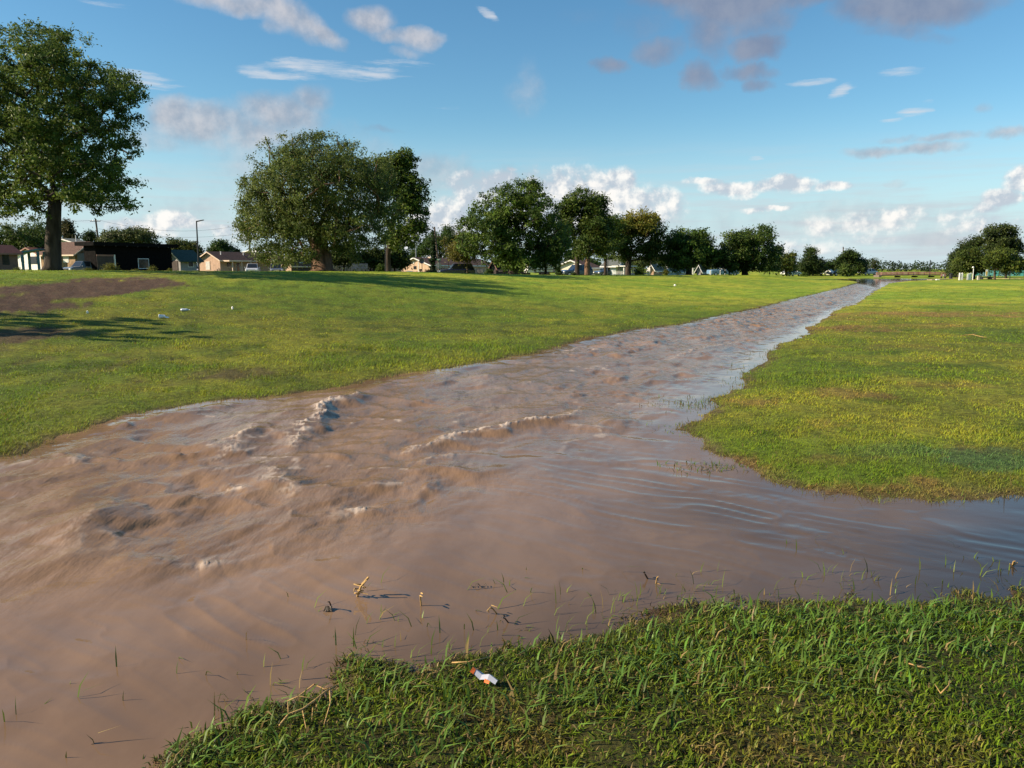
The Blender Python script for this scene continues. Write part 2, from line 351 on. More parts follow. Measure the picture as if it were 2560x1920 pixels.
class MB:
    def __init__(s): s.v = []; s.f = []
    def add(s, vs, fs):
        b = len(s.v); s.v += [tuple(q) for q in vs]; s.f += [tuple(b + i for i in q) for q in fs]; return s
    def box(s, x0, x1, y0, y1, z0, z1):
        return s.add([(x0, y0, z0), (x1, y0, z0), (x1, y1, z0), (x0, y1, z0), (x0, y0, z1), (x1, y0, z1), (x1, y1, z1), (x0, y1, z1)],
                     [(3, 2, 1, 0), (4, 5, 6, 7), (0, 1, 5, 4), (1, 2, 6, 5), (2, 3, 7, 6), (3, 0, 4, 7)])
    def hexa(s, pts):
        return s.add(pts, [(3, 2, 1, 0), (4, 5, 6, 7), (0, 1, 5, 4), (1, 2, 6, 5), (2, 3, 7, 6), (3, 0, 4, 7)])
    def prism(s, poly, a, b, axis='y'):
        """polygon in the plane across 'axis', extruded from a to b"""
        n = len(poly)
        def mk(u, w, t): return {'y': (u, t, w), 'x': (t, u, w), 'z': (u, w, t)}[axis]
        return s.add([mk(u, w, a) for u, w in poly] + [mk(u, w, b) for u, w in poly],
                     [tuple(range(n)), tuple(range(2 * n - 1, n - 1, -1))] + [(i, i + n, (i + 1) % n + n, (i + 1) % n) for i in range(n)])
    def tube(s, pts, radii, n=8, cap=True):
        pts = [Vector(q) for q in pts]
        if not hasattr(radii, '__len__'): radii = [radii] * len(pts)
        b = len(s.v); prev = None
        for i, q in enumerate(pts):
            d = (pts[min(i + 1, len(pts) - 1)] - pts[max(i - 1, 0)])
            d = d.normalized() if d.length > 1e-9 else Vector((0, 0, 1))
            ref = prev if prev is not None else (Vector((1, 0, 0)) if abs(d.x) < .9 else Vector((0, 1, 0)))
            u = (ref - d * ref.dot(d)); u = u.normalized() if u.length > 1e-6 else d.orthogonal().normalized()
            w = d.cross(u); prev = u
            for k in range(n):
                a = 2 * math.pi * k / n
                s.v.append(tuple(q + (u * math.cos(a) + w * math.sin(a)) * radii[i]))
        for i in range(len(pts) - 1):
            for k in range(n):
                s.f.append((b + i * n + k, b + i * n + (k + 1) % n, b + (i + 1) * n + (k + 1) % n, b + (i + 1) * n + k))
        if cap:
            s.f.append(tuple(b + k for k in range(n - 1, -1, -1))); s.f.append(tuple(b + (len(pts) - 1) * n + k for k in range(n)))
        return s
    def lathe(s, prof, c=(0, 0, 0), n=14, axis='z'):
        b = len(s.v)
        for r, h in prof:
            for k in range(n):
                a = 2 * math.pi * k / n; u, w = r * math.cos(a), r * math.sin(a)
                s.v.append({'z': (c[0] + u, c[1] + w, c[2] + h), 'x': (c[0] + h, c[1] + u, c[2] + w), 'y': (c[0] + u, c[1] + h, c[2] + w)}[axis])
        for i in range(len(prof) - 1):
            for k in range(n): s.f.append((b + i * n + k, b + i * n + (k + 1) % n, b + (i + 1) * n + (k + 1) % n, b + (i + 1) * n + k))
        s.f.append(tuple(b + k for k in range(n - 1, -1, -1))); s.f.append(tuple(b + (len(prof) - 1) * n + k for k in range(n)))
        return s
    def build(s, name, mat, parent=None, bevel=0.0, smooth=False):
        me = bpy.data.meshes.new(name); me.from_pydata(s.v, [], s.f); me.update()
        import bmesh
        bm = bmesh.new(); bm.from_mesh(me); bmesh.ops.recalc_face_normals(bm, faces=bm.faces[:])
        if bevel: bmesh.ops.bevel(bm, geom=bm.edges[:], offset=bevel, segments=1, affect='EDGES', clamp_overlap=True)
        bm.to_mesh(me); bm.free()
        if smooth:
            for p in me.polygons: p.use_smooth = True
        me.materials.append(mat)
        o = bpy.data.objects.new(name, me); link(o)
        if parent is not None: o.parent = parent
        return o

# ------------------------------------------------------------------ materials
def material(name, color, rough=.7, var=.15, scale=4.0, metal=0.0, spec=.4, bump=0.0, bscale=None, coat=0.0, stretch=(1, 1, 1), color2=None):
    m = bpy.data.materials.new(name); m.use_nodes = True
    q = G(m.node_tree); b = m.node_tree.nodes['Principled BSDF']
    t = q.new('ShaderNodeTexCoord'); vec = q.mapping(t.outputs['Object'], scale=stretch)
    n = q.noise(vec, scale, 5.0, .6)
    c2 = color2 or tuple(c * (1 - var * 1.6) for c in color); c1 = color if color2 else tuple(min(1, c * (1 + var * .6)) for c in color)
    q.put(b.inputs['Base Color'], q.mix(q.ramp(n, .3, .7), rgba(c2), rgba(c1)))
    q.put(b.inputs['Roughness'], q.ramp(n, .3, .7, min(1, rough + .08), max(.03, rough - .08)))
    b.inputs['Metallic'].default_value = metal; b.inputs['Specular IOR Level'].default_value = spec
    b.inputs['Coat Weight'].default_value = coat
    if bump:
        bn = q.new('ShaderNodeBump'); bn.inputs['Strength'].default_value = bump; bn.inputs['Distance'].default_value = .02
        q.put(bn.inputs['Height'], q.noise(vec, bscale or scale * 4, 4.0, .6)); q.put(b.inputs['Normal'], bn.outputs[0])
    return m
def leafy(name, trans=.3, rough=.55, upright=0.0):
    """colour from the per-leaf / per-blade attribute, part of the light passing through"""
    m = bpy.data.materials.new(name); m.use_nodes = True
    q = G(m.node_tree); nt = m.node_tree; b = nt.nodes['Principled BSDF']
    a = q.new('ShaderNodeAttribute', attribute_name='col')
    nt.links.new(a.outputs['Color'], b.inputs['Base Color'])
    b.inputs['Roughness'].default_value = rough; b.inputs['Specular IOR Level'].default_value = .14
    tr = q.new('ShaderNodeBsdfTranslucent')
    hs = q.new('ShaderNodeHueSaturation'); hs.inputs['Value'].default_value = 1.25; hs.inputs['Hue'].default_value = .485
    nt.links.new(a.outputs['Color'], hs.inputs['Color']); nt.links.new(hs.outputs[0], tr.inputs['Color'])
    if upright:                           # a blade of turf shades as part of the sward, not as a lone card
        ge = q.new('ShaderNodeNewGeometry'); vm = q.new('ShaderNodeMix', data_type='VECTOR'); vm.inputs[0].default_value = upright
        nt.links.new(ge.outputs['Normal'], vm.inputs[4]); vm.inputs[5].default_value = (0, 0, 1)
        vn = q.new('ShaderNodeVectorMath', operation='NORMALIZE'); nt.links.new(vm.outputs[1], vn.inputs[0])
        nt.links.new(vn.outputs[0], b.inputs['Normal'])
    mx = q.new('ShaderNodeMixShader'); mx.inputs[0].default_value = trans
    nt.links.new(b.outputs[0], mx.inputs[1]); nt.links.new(tr.outputs[0], mx.inputs[2])
    nt.links.new(mx.outputs[0], nt.nodes['Material Output'].inputs['Surface'])
    return m
M_GRASS = leafy('grass_blades', .25, .5, .55)
M_LAWN = leafy('lawn_blades', .25, .45, .22)
M_LEAF = leafy('leaves', .32, .5, .30)
def bark(name, c):
    return material(name, c, .9, .35, 1.5, bump=.9, bscale=9, spec=.2, stretch=(3, 3, .7))
M_BARK = bark('bark_brown', (.115, .082, .058)); M_BARKD = bark('bark_dark', (.055, .043, .035)); M_BARKR = bark('bark_reddish', (.17, .105, .07))

# ------------------------------------------------------------------ turf colours (shared by the soil sheet and the blades)
patch_px = [  # px, py, rx, ry, kind, strength
    (-60, 744, 190, 38, 'dirt', 1.0), (70, 750, 130, 30, 'dirt', 1.0), (0, 768, 150, 22, 'dirt', 1.0), (150, 765, 80, 12, 'dirt', .75), (60, 838, 150, 20, 'dirt', .75), (180, 832, 90, 12, 'dirt', .45), (-60, 880, 120, 20, 'dirt', .35),
    (250, 900, 220, 26, 'worn', 1.0), (480, 935, 220, 20, 'worn', 1.0), (660, 950, 130, 14, 'worn', .5), (520, 712, 90, 8, 'worn', .5), (420, 760, 90, 6, 'worn', .4), (900, 760, 220, 5, 'worn', .3),
    (2330, 786, 330, 8, 'brown', 1.0), (2120, 820, 120, 9, 'brown', .95), (2270, 815, 160, 6, 'brown', .6), (2120, 795, 60, 8, 'brown', .6), (2380, 760, 160, 4, 'brown', .4),
    (2260, 870, 150, 9, 'brown', .35), (2130, 985, 90, 14, 'brown', .7), (2370, 960, 120, 12, 'brown', .4), (1880, 1005, 70, 12, 'brown', .7), (1850, 1160, 55, 22, 'brown', 1.0), (1900, 1180, 60, 14, 'brown', .8),
    (2120, 1222, 140, 12, 'brown', .95), (2400, 1205, 170, 20, 'brown', .85), (2300, 1228, 330, 12, 'brown', .8), (2060, 1150, 150, 12, 'brown', .45), (2480, 1120, 120, 14, 'brown', .35),
    (2060, 1065, 60, 14, 'brown', .35), (1750, 1048, 40, 8, 'brown', .5),
    (2480, 1150, 170, 30, 'clover', .9), (2250, 1130, 160, 20, 'clover', .5), (2020, 950, 140, 18, 'lush', .7), (1130, 880, 260, 22, 'lush', .8), (900, 905, 300, 20, 'lush', .6), (620, 930, 260, 22, 'lush', .5), (500, 860, 150, 12, 'lush', .5), (700, 1000, 200, 20, 'lush', .4),
    (60, 1120, 160, 30, 'lush', .6),
    (2000, 1400 * 1.157 / 1.157, 1, 1, 'brown', 0),
    (1880, 1880, 150, 50, 'brown', .9), (1330, 1870, 120, 50, 'brown', .6), (1240, 1790, 120, 40, 'brown', .55), (1700, 1500, 90, 20, 'brown', .4), (1560, 1545, 80, 20, 'brown', .5), (1460, 1690, 100, 40, 'brown', .3), (2330, 1900, 150, 60, 'brown', .35), (1050, 1880, 120, 60, 'worn', .4)]
patches = []
for px, py, rx, ry, kd, st in patch_px:
    if st <= 0: continue
    c = ground_at(px, py); e = ground_at(px + rx, py); n_ = ground_at(px, py - ry); s_ = ground_at(px, py + ry)
    patches.append((c.x, (n_.y + s_.y) / 2, max(.15, abs(e.x - c.x)), max(.12, abs(n_.y - s_.y) / 2), kd, st))
def masks(x, y):
    out = {k: np.zeros(len(x)) for k in ('dirt', 'worn', 'brown', 'clover', 'lush')}
    for cx, cy, rx, ry, kd, st in patches:
        dx = (x - cx) / rx; dy = (y - cy) / ry
        q = dx * dx + dy * dy
        k = q < 6
        if not k.any(): continue
        nn = fbm(x[k] / (rx * .45) + cx, y[k] / (ry * .5) + cy, 4, .6)
        val = st * sst(1.25 - np.sqrt(q[k]) + (nn - .5) * 1.9, .05, .55)
        out[kd][k] = np.maximum(out[kd][k], val)
    return out
C = {k: np.array(v) for k, v in dict(green=(.100, .150, .010), deep=(.050, .092, .008), yellow=(.195, .200, .018), olive=(.148, .150, .018), brown=(.205, .115, .040), soil=(.074, .046, .029), clover=(.055, .105, .032)).items()}
def lerp(a, b, t): return a + (b - a) * t[:, None]
def turf(x, y, s, kd):
    mk = masks(x, y)
    n1 = fbm(x / 7 + 3, y / 10, 4, .55); n2 = fbm(x / 1.1, y / 1.6 + 5, 4, .6); n3 = fbm(x / .28, y / .28, 3, .6)
    c = lerp(np.broadcast_to(C['green'], (len(x), 3)), C['yellow'], np.clip(sst(n1 * .55 + n2 * .45, .40, .66) * np.select([kd == 2, kd == 1], [.32, .95], .85), 0, 1))
    c = lerp(c, C['deep'], sst(n3 * .6 + n2 * .4, .58, .40) * np.where(kd == 2, .7, .35))
    c = lerp(c, C['olive'], sst(fbm(x / 2.7 + 9, y / 3.1, 3), .52, .72) * .3)
    c = lerp(c, C['deep'] * .7, sst(fbm(x / .8 + 31, y / 1.1, 3, .65), .60, .74) * np.where(kd == 2, .3, .55))
    c = lerp(c, C['deep'], mk['lush'] * .35)
    c = lerp(c, C['clover'], mk['clover'])
    c = lerp(c, C['brown'], mk['brown'] * (.25 + .5 * sst(n3, .3, .6)))
    c = lerp(c, C['soil'] * .9, mk['worn'] * sst(n2, .42, .62) * .7)
    c = lerp(c, C['soil'], np.clip(mk['dirt'] * 1.15, 0, 1))
    wetm = sst(s + (n3 - .5) * .35, .22, -.05); c = lerp(c, np.array([.110, .080, .034]), wetm * .65)      # drowned, muddied margin
    bare = np.clip(wetm * .35 + mk['dirt'] * 1.3 + mk['worn'] * .75 * sst(n2, .42, .60) + mk['brown'] * .15, 0, 1)
    tall = np.maximum(mk['lush'], 0)
    return c, bare, tall

# ------------------------------------------------------------------ the ground sheet
az_f = np.radians(np.arange(-46, 46.01, .2)); az_b = np.radians(np.arange(46, 314, 4.0))
azs = np.concatenate([az_f, az_b[1:]])
rad = np.concatenate([[.25], np.geomspace(.8, 170, 250), np.geomspace(178, 3500, 26)])
A, Rr = np.meshgrid(azs, rad)
gx = (Rr * np.sin(A)).ravel(); gy = (Rr * np.cos(A)).ravel()
zz, ss, kk = terrain(gx, gy)
far_r = np.hypot(gx, gy); zz = np.where(far_r > 320, np.maximum(zz, .3), zz)
gc, bare, tall = turf(gx, gy, ss, kk)
zz = zz + np.where(ss > 0, (fbm(gx / .35, gy / .35, 3) - .5) * .05 * sst(ss, 0, 1.0) + bare * (ridged(gx / .5, gy / .5, 3) - .5) * .06, 0)
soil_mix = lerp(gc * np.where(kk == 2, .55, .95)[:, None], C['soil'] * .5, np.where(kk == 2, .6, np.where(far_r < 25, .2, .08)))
soil_mix = np.where((far_r > 24)[:, None], lerp(soil_mix, gc * 1.8, sst(far_r, 24, 55)), soil_mix)
wet = sst(ss, .25, -.1)
soil_mix = lerp(soil_mix, np.array([.085, .052, .036]), wet * .8)
nr, na = len(rad), len(azs)
i0 = (np.arange(nr - 1)[:, None] * na + np.arange(na)[None, :]); i1 = (np.arange(nr - 1)[:, None] * na + (np.arange(na)[None, :] + 1) % na)
fq = np.stack([i0, i1, i1 + na, i0 + na], -1).reshape(-1, 4)
m = bpy.data.materials.new('turf'); m.use_nodes = True
q = G(m.node_tree); b = m.node_tree.nodes['Principled BSDF']
at = q.new('ShaderNodeAttribute', attribute_name='col'); t = q.new('ShaderNodeTexCoord')
nz = q.noise(q.mapping(t.outputs['Object'], scale=(1, 1, .3)), 11.0, 6.0, .68); nz2 = q.noise(t.outputs['Object'], 1.7, 5.0, .6)
hs = q.new('ShaderNodeHueSaturation'); q.put(hs.inputs['Color'], at.outputs['Color'])
q.put(hs.inputs['Value'], q.m('MULTIPLY', q.ramp(nz, .25, .75, .45, 1.5), q.ramp(nz2, .3, .7, .85, 1.13))); q.put(hs.inputs['Hue'], q.ramp(nz2, .3, .7, .488, .508))
q.put(b.inputs['Base Color'], hs.outputs[0]); b.inputs['Roughness'].default_value = .9; b.inputs['Specular IOR Level'].default_value = .15
bp = q.new('ShaderNodeBump'); bp.inputs['Strength'].default_value = .7; bp.inputs['Distance'].default_value = .05; q.put(bp.inputs['Height'], nz); q.put(b.inputs['Normal'], bp.outputs[0])
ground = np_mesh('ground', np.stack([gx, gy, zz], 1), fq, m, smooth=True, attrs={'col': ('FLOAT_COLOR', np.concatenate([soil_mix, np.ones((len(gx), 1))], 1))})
tag(ground, kind='structure')

# ------------------------------------------------------------------ the flood water
rough_px = [(-300, 1100), (0, 1080), (300, 1010), (620, 950), (850, 920), (1100, 860), (1350, 800), (1650, 760), (2000, 720), (2140, 708), (2190, 722), (2105, 775), (1955, 850), (1780, 950), (1590, 1060), (1300, 1190), (1050, 1330), (700, 1440), (300, 1560), (0, 1640), (-300, 1720)]
Rough = plane_xy(*np.array(rough_px, float).T)
def crest(pts, h, wl, wr, foam):   # crest line in pixels, height, width of the sunny side and of the steep far side, foam
    return plane_xy(*np.array(pts, float).T), h, wl, wr, foam
crests = [crest([(768, 1118), (762, 1090), (785, 1062), (800, 1035), (830, 1012), (862, 1000), (893, 988)], .21, .62, .14, 1.0),
          crest([(560, 1150), (580, 1120), (612, 1092), (632, 1072)], .11, .45, .12, .55),
          crest([(1010, 1128), (1100, 1105), (1200, 1085), (1300, 1066), (1390, 1052), (1480, 1030)], .13, .22, .16, .75),
          crest([(1040, 1160), (1110, 1148), (1190, 1136)], .04, .15, .12, .35),
          crest([(95, 1295), (150, 1262), (215, 1238), (330, 1212), (440, 1192)], .07, .3, .25, .0),
          crest([(165, 1372), (175, 1335), (215, 1300), (270, 1268)], .15, .42, .16, .18),
          crest([(60, 1280), (110, 1268), (160, 1250)], .04, .3, .14, 0),
          crest([(690, 1175), (705, 1200), (735, 1225)], .09, .25, .16, .5), crest([(580, 1222), (610, 1214)], .05, .2, .15, .8), crest([(800, 1146), (825, 1140)], .10, .2, .16, .1),
          crest([(880, 1285), (935, 1268)], .06, .22, .13, .6), crest([(170, 1165), (235, 1135)], .06, .22, .12, .45), crest([(690, 1052), (715, 1035)], .06, .3, .12, .2),
          crest([(430, 1190), (560, 1180), (650, 1160)], .05, .25, .25, .1), crest([(330, 1270), (420, 1240)], .07, .25, .14, .0),
          crest([(1640, 905), (1700, 890), (1790, 868), (1880, 852)], .10, .4, .3, .45), crest([(1610, 845), (1640, 858), (1665, 870)], .12, .4, .22, .3), crest([(1520, 880), (1560, 895)], .10, .4, .2, .1),
          crest([(500, 1420), (560, 1408)], .04, .2, .12, .5), crest([(1200, 950), (1260, 935)], .06, .3, .15, .15), crest([(1310, 965), (1340, 955)], .06, .25, .12, .2)]
crests = [(l_, h_ * .42, a_ * .8, b_ * 1.3, f_) for l_, h_, a_, b_, f_ in crests]
wa = np.radians(np.concatenate([np.arange(-66, -38, .4), np.arange(-38, 38, .085), np.arange(38, 66.1, .4)])); wr_ = np.geomspace(1.3, 175, 800)
A, Rr = np.meshgrid(wa, wr_); wx = (Rr * np.sin(A)).ravel(); wy = (Rr * np.cos(A)).ravel()
_, ws, _ = terrain(wx, wy)
rs, _ = poly_sd(np.stack([wx, wy], 1), Rough)
turb = sst(rs + (fbm(wx / 1.2, wy / 1.2, 3) - .5) * 1.4, -.7, 1.0) * sst(-ws, -.02, .55)
dist = np.hypot(wx, wy)
fa = TX * wx + TY * wy; fc = TY * wx - TX * wy          # along and across the stream
du = (fbm(fa / .9, fc / .9, 3) - .5) * .8
def swell(x_, y_):
    a_ = TX * x_ + TY * y_; c_ = TY * x_ - TX * y_
    big_ = fbm(a_ / 1.2 + du, c_ / .8 + 7, 3, .5) - .5
    l1 = fbm(a_ / .50 + du * 1.3, c_ / .30 + du, 3, .5) - .5
    l2 = 1 - np.abs(2 * fbm(a_ / .55 + du * 1.8, c_ / .80 - du, 2, .5) - 1)
    return big_, l1, l2
b0_, l0_, r0_ = swell(wx, wy)
sk = (l0_ * .16 + (r0_ - .8) * .12)                       # crests lean over towards the right, their lee side steep
big, lump, rid = swell(wx - sk * .95, wy - sk * .3)
small = fbm(fa / .42 + 2 * du, fc / .10, 3, .55) - .5
patchy = .58 + .55 * sst(fbm(fa / 2.2, fc / 1.3, 3), .36, .64)
calmness = np.interp(dist, [2, 4.5, 6.5, 9, 40, 80], [.34, .62, 1.0, 1.05, 1.3, 1.4])
h = turb * calmness * patchy * (.080 * big + .064 * lump + .044 * (rid - .8) + .016 * small)
silt = np.clip(sst(rs + (fbm(wx / 1.5, wy / 1.1, 3) - .5) * 2.0, -4.2, .3), 0, 1)
chop = turb * sst(dist, 11, 32)
foam = np.zeros(len(wx))
pts2 = np.stack([wx, wy], 1)
for line, ch, wl, wr2, fo in crests:
    c0 = line.mean(0); ext = np.abs(line - c0).max() + 2.2
    idx = np.where((np.abs(wx - c0[0]) < ext) & (np.abs(wy - c0[1]) < ext))[0]
    if not len(idx): continue
    p = pts2[idx]; p = p + np.stack([(fbm(p[:, 0] / .5, p[:, 1] / .5, 3) - .5) * .34, (fbm(p[:, 0] / .5 + 50, p[:, 1] / .5, 3) - .5) * .34], 1)
    best = np.full(len(p), 1e9); sg = np.zeros(len(p)); along = np.zeros(len(p)); L = 0
    seg = np.diff(line, axis=0); ls = np.hypot(seg[:, 0], seg[:, 1]); tot = ls.sum()
    for i in range(len(seg)):
        ab = seg[i]; tt = np.clip(((p - line[i]) @ ab) / (ab @ ab), 0, 1); dv = p - line[i] - tt[:, None] * ab; dd = np.hypot(dv[:, 0], dv[:, 1])
        mk = dd < best; best[mk] = dd[mk]; along[mk] = (L + tt[mk] * ls[i]) / tot
        sg[mk] = (dv[mk, 0] * .95 + dv[mk, 1] * .3) / (dd[mk] + 1e-6); L += ls[i]
    tap = np.sin(np.pi * np.clip(along * .86 + .07, 0, 1)) ** .6
    sd_ = sst(sg, -.75, .75); wv = wl + (wr2 - wl) * sd_
    prof = np.exp(-(best / wv) ** 2) - .22 * sst(sg, .1, .9) * np.exp(-((best - 2.1 * wr2) / (1.4 * wr2)) ** 2)
    h[idx] += ch * prof * tap * (.75 + .5 * fbm(p[:, 0] / .3, p[:, 1] / .3, 2))
    if fo:
        fn = fbm(p[:, 0] / .085, p[:, 1] / .085, 4, .75)
        fm = fo * tap * np.exp(-(best / (.11 - .06 * sd_)) ** 2) * 1.5 * sst(fn, .43, .58)
        foam[idx] = np.maximum(foam[idx], fm); h[idx] += fm * .030 * (vnoise(p[:, 0] / .032, p[:, 1] / .032) - .3)
spk = sst(rid, .90, .985) * sst(fbm(wx / .12, wy / .12, 2), .50, .68) * sst(vnoise(wx / .9, wy / .9), .60, .85) * turb * sst(dist, 4.5, 7)
foam = np.maximum(foam, spk * .7)
calm = (1 - turb)
inlet = calm * sst(-ws, .03, .6)
rp = ridged((wx * .82 - wy * .57) / .65 + (fbm(wx / .6, wy / .6, 2) - .5) * 1.4, (wx * .57 + wy * .82) / .15 + (fbm(wx / .8, wy / .8, 2) - .5) * 1.5, 2) - .5
h += inlet * np.interp(dist, [3, 6, 9, 30], [.004, .011, .011, .012]) * rp * (.3 + 1.4 * fbm(wx / 1.6, wy / 1.6, 2))
h *= sst(-ws, -.02, .35)
keep = ws < .12
nr, na = len(wr_), len(wa)
K2 = keep.reshape(nr, na)
fk = K2[:-1, :-1] | K2[1:, :-1] | K2[:-1, 1:] | K2[1:, 1:]
ii = np.argwhere(fk); base = ii[:, 0] * na + ii[:, 1]
fq = np.stack([base, base + 1, base + na + 1, base + na], 1)
used = np.unique(fq); remap = np.full(len(wx), -1, np.int64); remap[used] = np.arange(len(used)); fq = remap[fq]
m = bpy.data.materials.new('muddy_water'); m.use_nodes = True
q = G(m.node_tree); b = m.node_tree.nodes['Principled BSDF']; t = q.new('ShaderNodeTexCoord')
af = q.new('ShaderNodeAttribute', attribute_name='foam'); atb = q.new('ShaderNodeAttribute', attribute_name='turb')
asl = q.new('ShaderNodeAttribute', attribute_name='silt'); ach = q.new('ShaderNodeAttribute', attribute_name='chop')
ov = q.mapping(t.outputs['Object'], rot=(0, 0, math.atan2(TX, TY)), scale=(3.4, .75, 1))
n1 = q.noise(q.mapping(t.outputs['Object'], rot=(0, 0, math.atan2(TX, TY)), scale=(1.6, .7, 1)), .9, 5.0, .6); n2 = q.noise(ov, 3.2, 5.0, .6); n3 = q.noise(q.mapping(t.outputs['Object'], rot=(0, 0, -.5), scale=(1, 2.6, 1)), 4.0, 3.0, .5); n4 = q.noise(q.mapping(t.outputs['Object'], rot=(0, 0, math.atan2(TX, TY)), scale=(1.4, .8, 1)), 2.0, 2.5, .5)
mud = q.mix(q.ramp(n1, .35, .65), rgba((.168, .104, .061)), rgba((.226, .143, .086)))
mud = q.mix(asl.outputs['Fac'], rgba((.040, .032, .024)), mud)            # little silt where the side water stands
q.put(b.inputs['Base Color'], q.mix(q.m('MINIMUM', af.outputs['Fac'], .9), mud, rgba((.46, .38, .31))))
q.put(b.inputs['Roughness'], q.m('MULTIPLY_ADD', atb.outputs['Fac'], .10, q.m('MULTIPLY_ADD', af.outputs['Fac'], .3, .05)))
b.inputs['IOR'].default_value = 1.33; q.put(b.inputs['Specular IOR Level'], q.m('MULTIPLY_ADD', ach.outputs['Fac'], -.08, q.m('MULTIPLY_ADD', atb.outputs['Fac'], -.32, .5)))
bp = q.new('ShaderNodeBump'); bp.inputs['Distance'].default_value = .03
q.put(bp.inputs['Strength'], q.m('MULTIPLY_ADD', atb.outputs['Fac'], .30, .07))
n5 = q.noise(q.mapping(t.outputs['Object'], rot=(0, 0, math.atan2(TX, TY)), scale=(1.6, .9, 1)), 11.0, 4.0, .6)
q.put(bp.inputs['Height'], q.m('ADD', q.m('MULTIPLY', q.m('MULTIPLY_ADD', n5, .45, n2), atb.outputs['Fac']), q.m('MULTIPLY', n3, .5)))
bp2 = q.new('ShaderNodeBump'); bp2.inputs['Distance'].default_value = .30; q.put(bp2.inputs['Strength'], q.m('MULTIPLY', ach.outputs['Fac'], .8)); q.put(bp2.inputs['Height'], n4); q.put(bp2.inputs['Normal'], bp.outputs[0])
q.put(b.inputs['Normal'], bp2.outputs[0])
water = np_mesh('water', np.stack([wx, wy, h], 1)[used], fq, m, smooth=True, attrs={'foam': ('FLOAT', foam[used]), 'turb': ('FLOAT', turb[used]), 'silt': ('FLOAT', silt[used]), 'chop': ('FLOAT', chop[used])})
tag(water, kind='structure')

# ------------------------------------------------------------------ grass
def blades(x, y, z, hgt, wid, lean, heading, col, segs=2, name='grass', curl=.5):
    n = len(x)
    dx, dy = np.cos(heading), np.sin(heading)          # way it leans
    fx, fy = -dy, dx                                   # way it is wide
    base = np.stack([x, y, z], 1); L = np.stack([dx, dy, np.zeros(n)], 1); Wd = np.stack([fx, fy, np.zeros(n)], 1); up = np.array([0, 0, 1.0])
    if segs == 1:
        v = np.stack([base - Wd * wid[:, None] * .5, base + Wd * wid[:, None] * .5, base + up * hgt[:, None] + L * (lean * hgt)[:, None]], 1)
        f = np.arange(n * 3).reshape(n, 3); k = 3; sh = np.array([.75, .75, 1.15])
        V = v.reshape(-1, 3); Fc = f
    else:
        mid = base + up * (hgt * .58)[:, None] + L * (lean * hgt * .38)[:, None]
        tip = base + up * (hgt * (1 - .25 * lean))[:, None] + L * (lean * hgt * (1 + curl * .3))[:, None]
        v = np.stack([base - Wd * wid[:, None] * .45, base + Wd * wid[:, None] * .45, mid + Wd * wid[:, None] * .5, mid - Wd * wid[:, None] * .5, tip], 1)
        o = (np.arange(n) * 5)[:, None]
        Fc = np.concatenate([o + np.array([[0, 1, 2]]), o + np.array([[0, 2, 3]]), o + np.array([[3, 2, 4]])], 0)
        k = 5; V = v.reshape(-1, 3)
    cc = np.repeat(np.concatenate([col, np.ones((n, 1))], 1), k, 0)
    return V, Fc, cc
def join(parts):
    vs, fs, cs, o = [], [], [], 0
    for v, f, c in parts:
        vs.append(v); fs.append(f + o); cs.append(c); o += len(v)
    return np.concatenate(vs), np.concatenate(fs), np.concatenate(cs)
def polar(n, amax, d0, d1, power=1.0):
    a = np.radians(rng.uniform(-amax, amax, n)); u = rng.random(n)
    d = 1 / (1 / d0 + (1 / d1 - 1 / d0) * u) if power == 1 else np.sqrt(d0 * d0 + (d1 * d1 - d0 * d0) * u)
    return d * np.sin(a), d * np.cos(a)
def jitter(c, v=.25, straw=.06):
    n = len(c); c = c * (1 + rng.normal(0, v, (n, 1))) * (1 + rng.normal(0, .07, (n, 3)))
    k = rng.random(n) < straw; c[k] = np.array([.26, .19, .075]) * rng.uniform(.6, 1.2, (k.sum(), 1))
    return np.clip(c, .004, .6)
# near bank, short lawn
parts = []
x = rng.uniform(-3.2, 6.0, 330000); y = 1.75 + 4.8 * rng.random(330000) ** 1.25
z, s, kd = terrain(x, y); k = (s > -.03) & (kd == 2) & (y > 1.7)
x, y, z, s, kd = x[k], y[k], z[k], s[k], kd[k]
c, ba, ta = turf(x, y, s, kd); k = rng.random(len(x)) > ba * .75; x, y, z, c, s = x[k], y[k], z[k], c[k], s[k]
n = len(x); d = np.hypot(x, y)
hh = rng.uniform(.014, .042, n) * (.7 + .6 * fbm(x / .3, y / .3, 2)); 
parts.append(blades(x, y, z - .006, hh, rng.uniform(.0036, .0066, n) * np.maximum(1, d / 4), rng.uniform(.2, 1.4, n), rng.uniform(0, 6.28, n), jitter(c * np.array([.95, 1.0, .9]), .42, .10)))
# near bank, broad taller blades: clumps, thicker along the waterline
cl = np.array([[float(v_) for v_ in ground_at(px, py)[:2]] for px, py in [(1900, 1590), (1980, 1560), (2060, 1580), (2140, 1560), (2200, 1600), (2260, 1570), (2330, 1540), (2420, 1545), (2500, 1560), (2050, 1650), (1980, 1670), (2150, 1660), (1640, 1600), (1700, 1650), (1560, 1640), (1470, 1700), (1590, 1700), (1380, 1750), (1390, 1800), (760, 1760), (900, 1700), (1010, 1660), (620, 1840), (700, 1880), (560, 1880), (1180, 1620), (1270, 1590), (1820, 1540), (2380, 1620), (1750, 1720), (1850, 1680), (2100, 1720), (2250, 1660), (480, 1890), (1060, 1760), (1120, 1850), (980, 1880)]])
ci = rng.integers(0, len(cl), 5200); x = cl[ci, 0] + rng.normal(0, .16, 5200); y = cl[ci, 1] + rng.normal(0, .13, 5200)
x2, y2 = polar(26000, 42, 1.9, 7.5, 2); x = np.concatenate([x, x2]); y = np.concatenate([y, y2])
z, s, kd = terrain(x, y); edge = np.exp(-np.abs(s - .05) / .16)
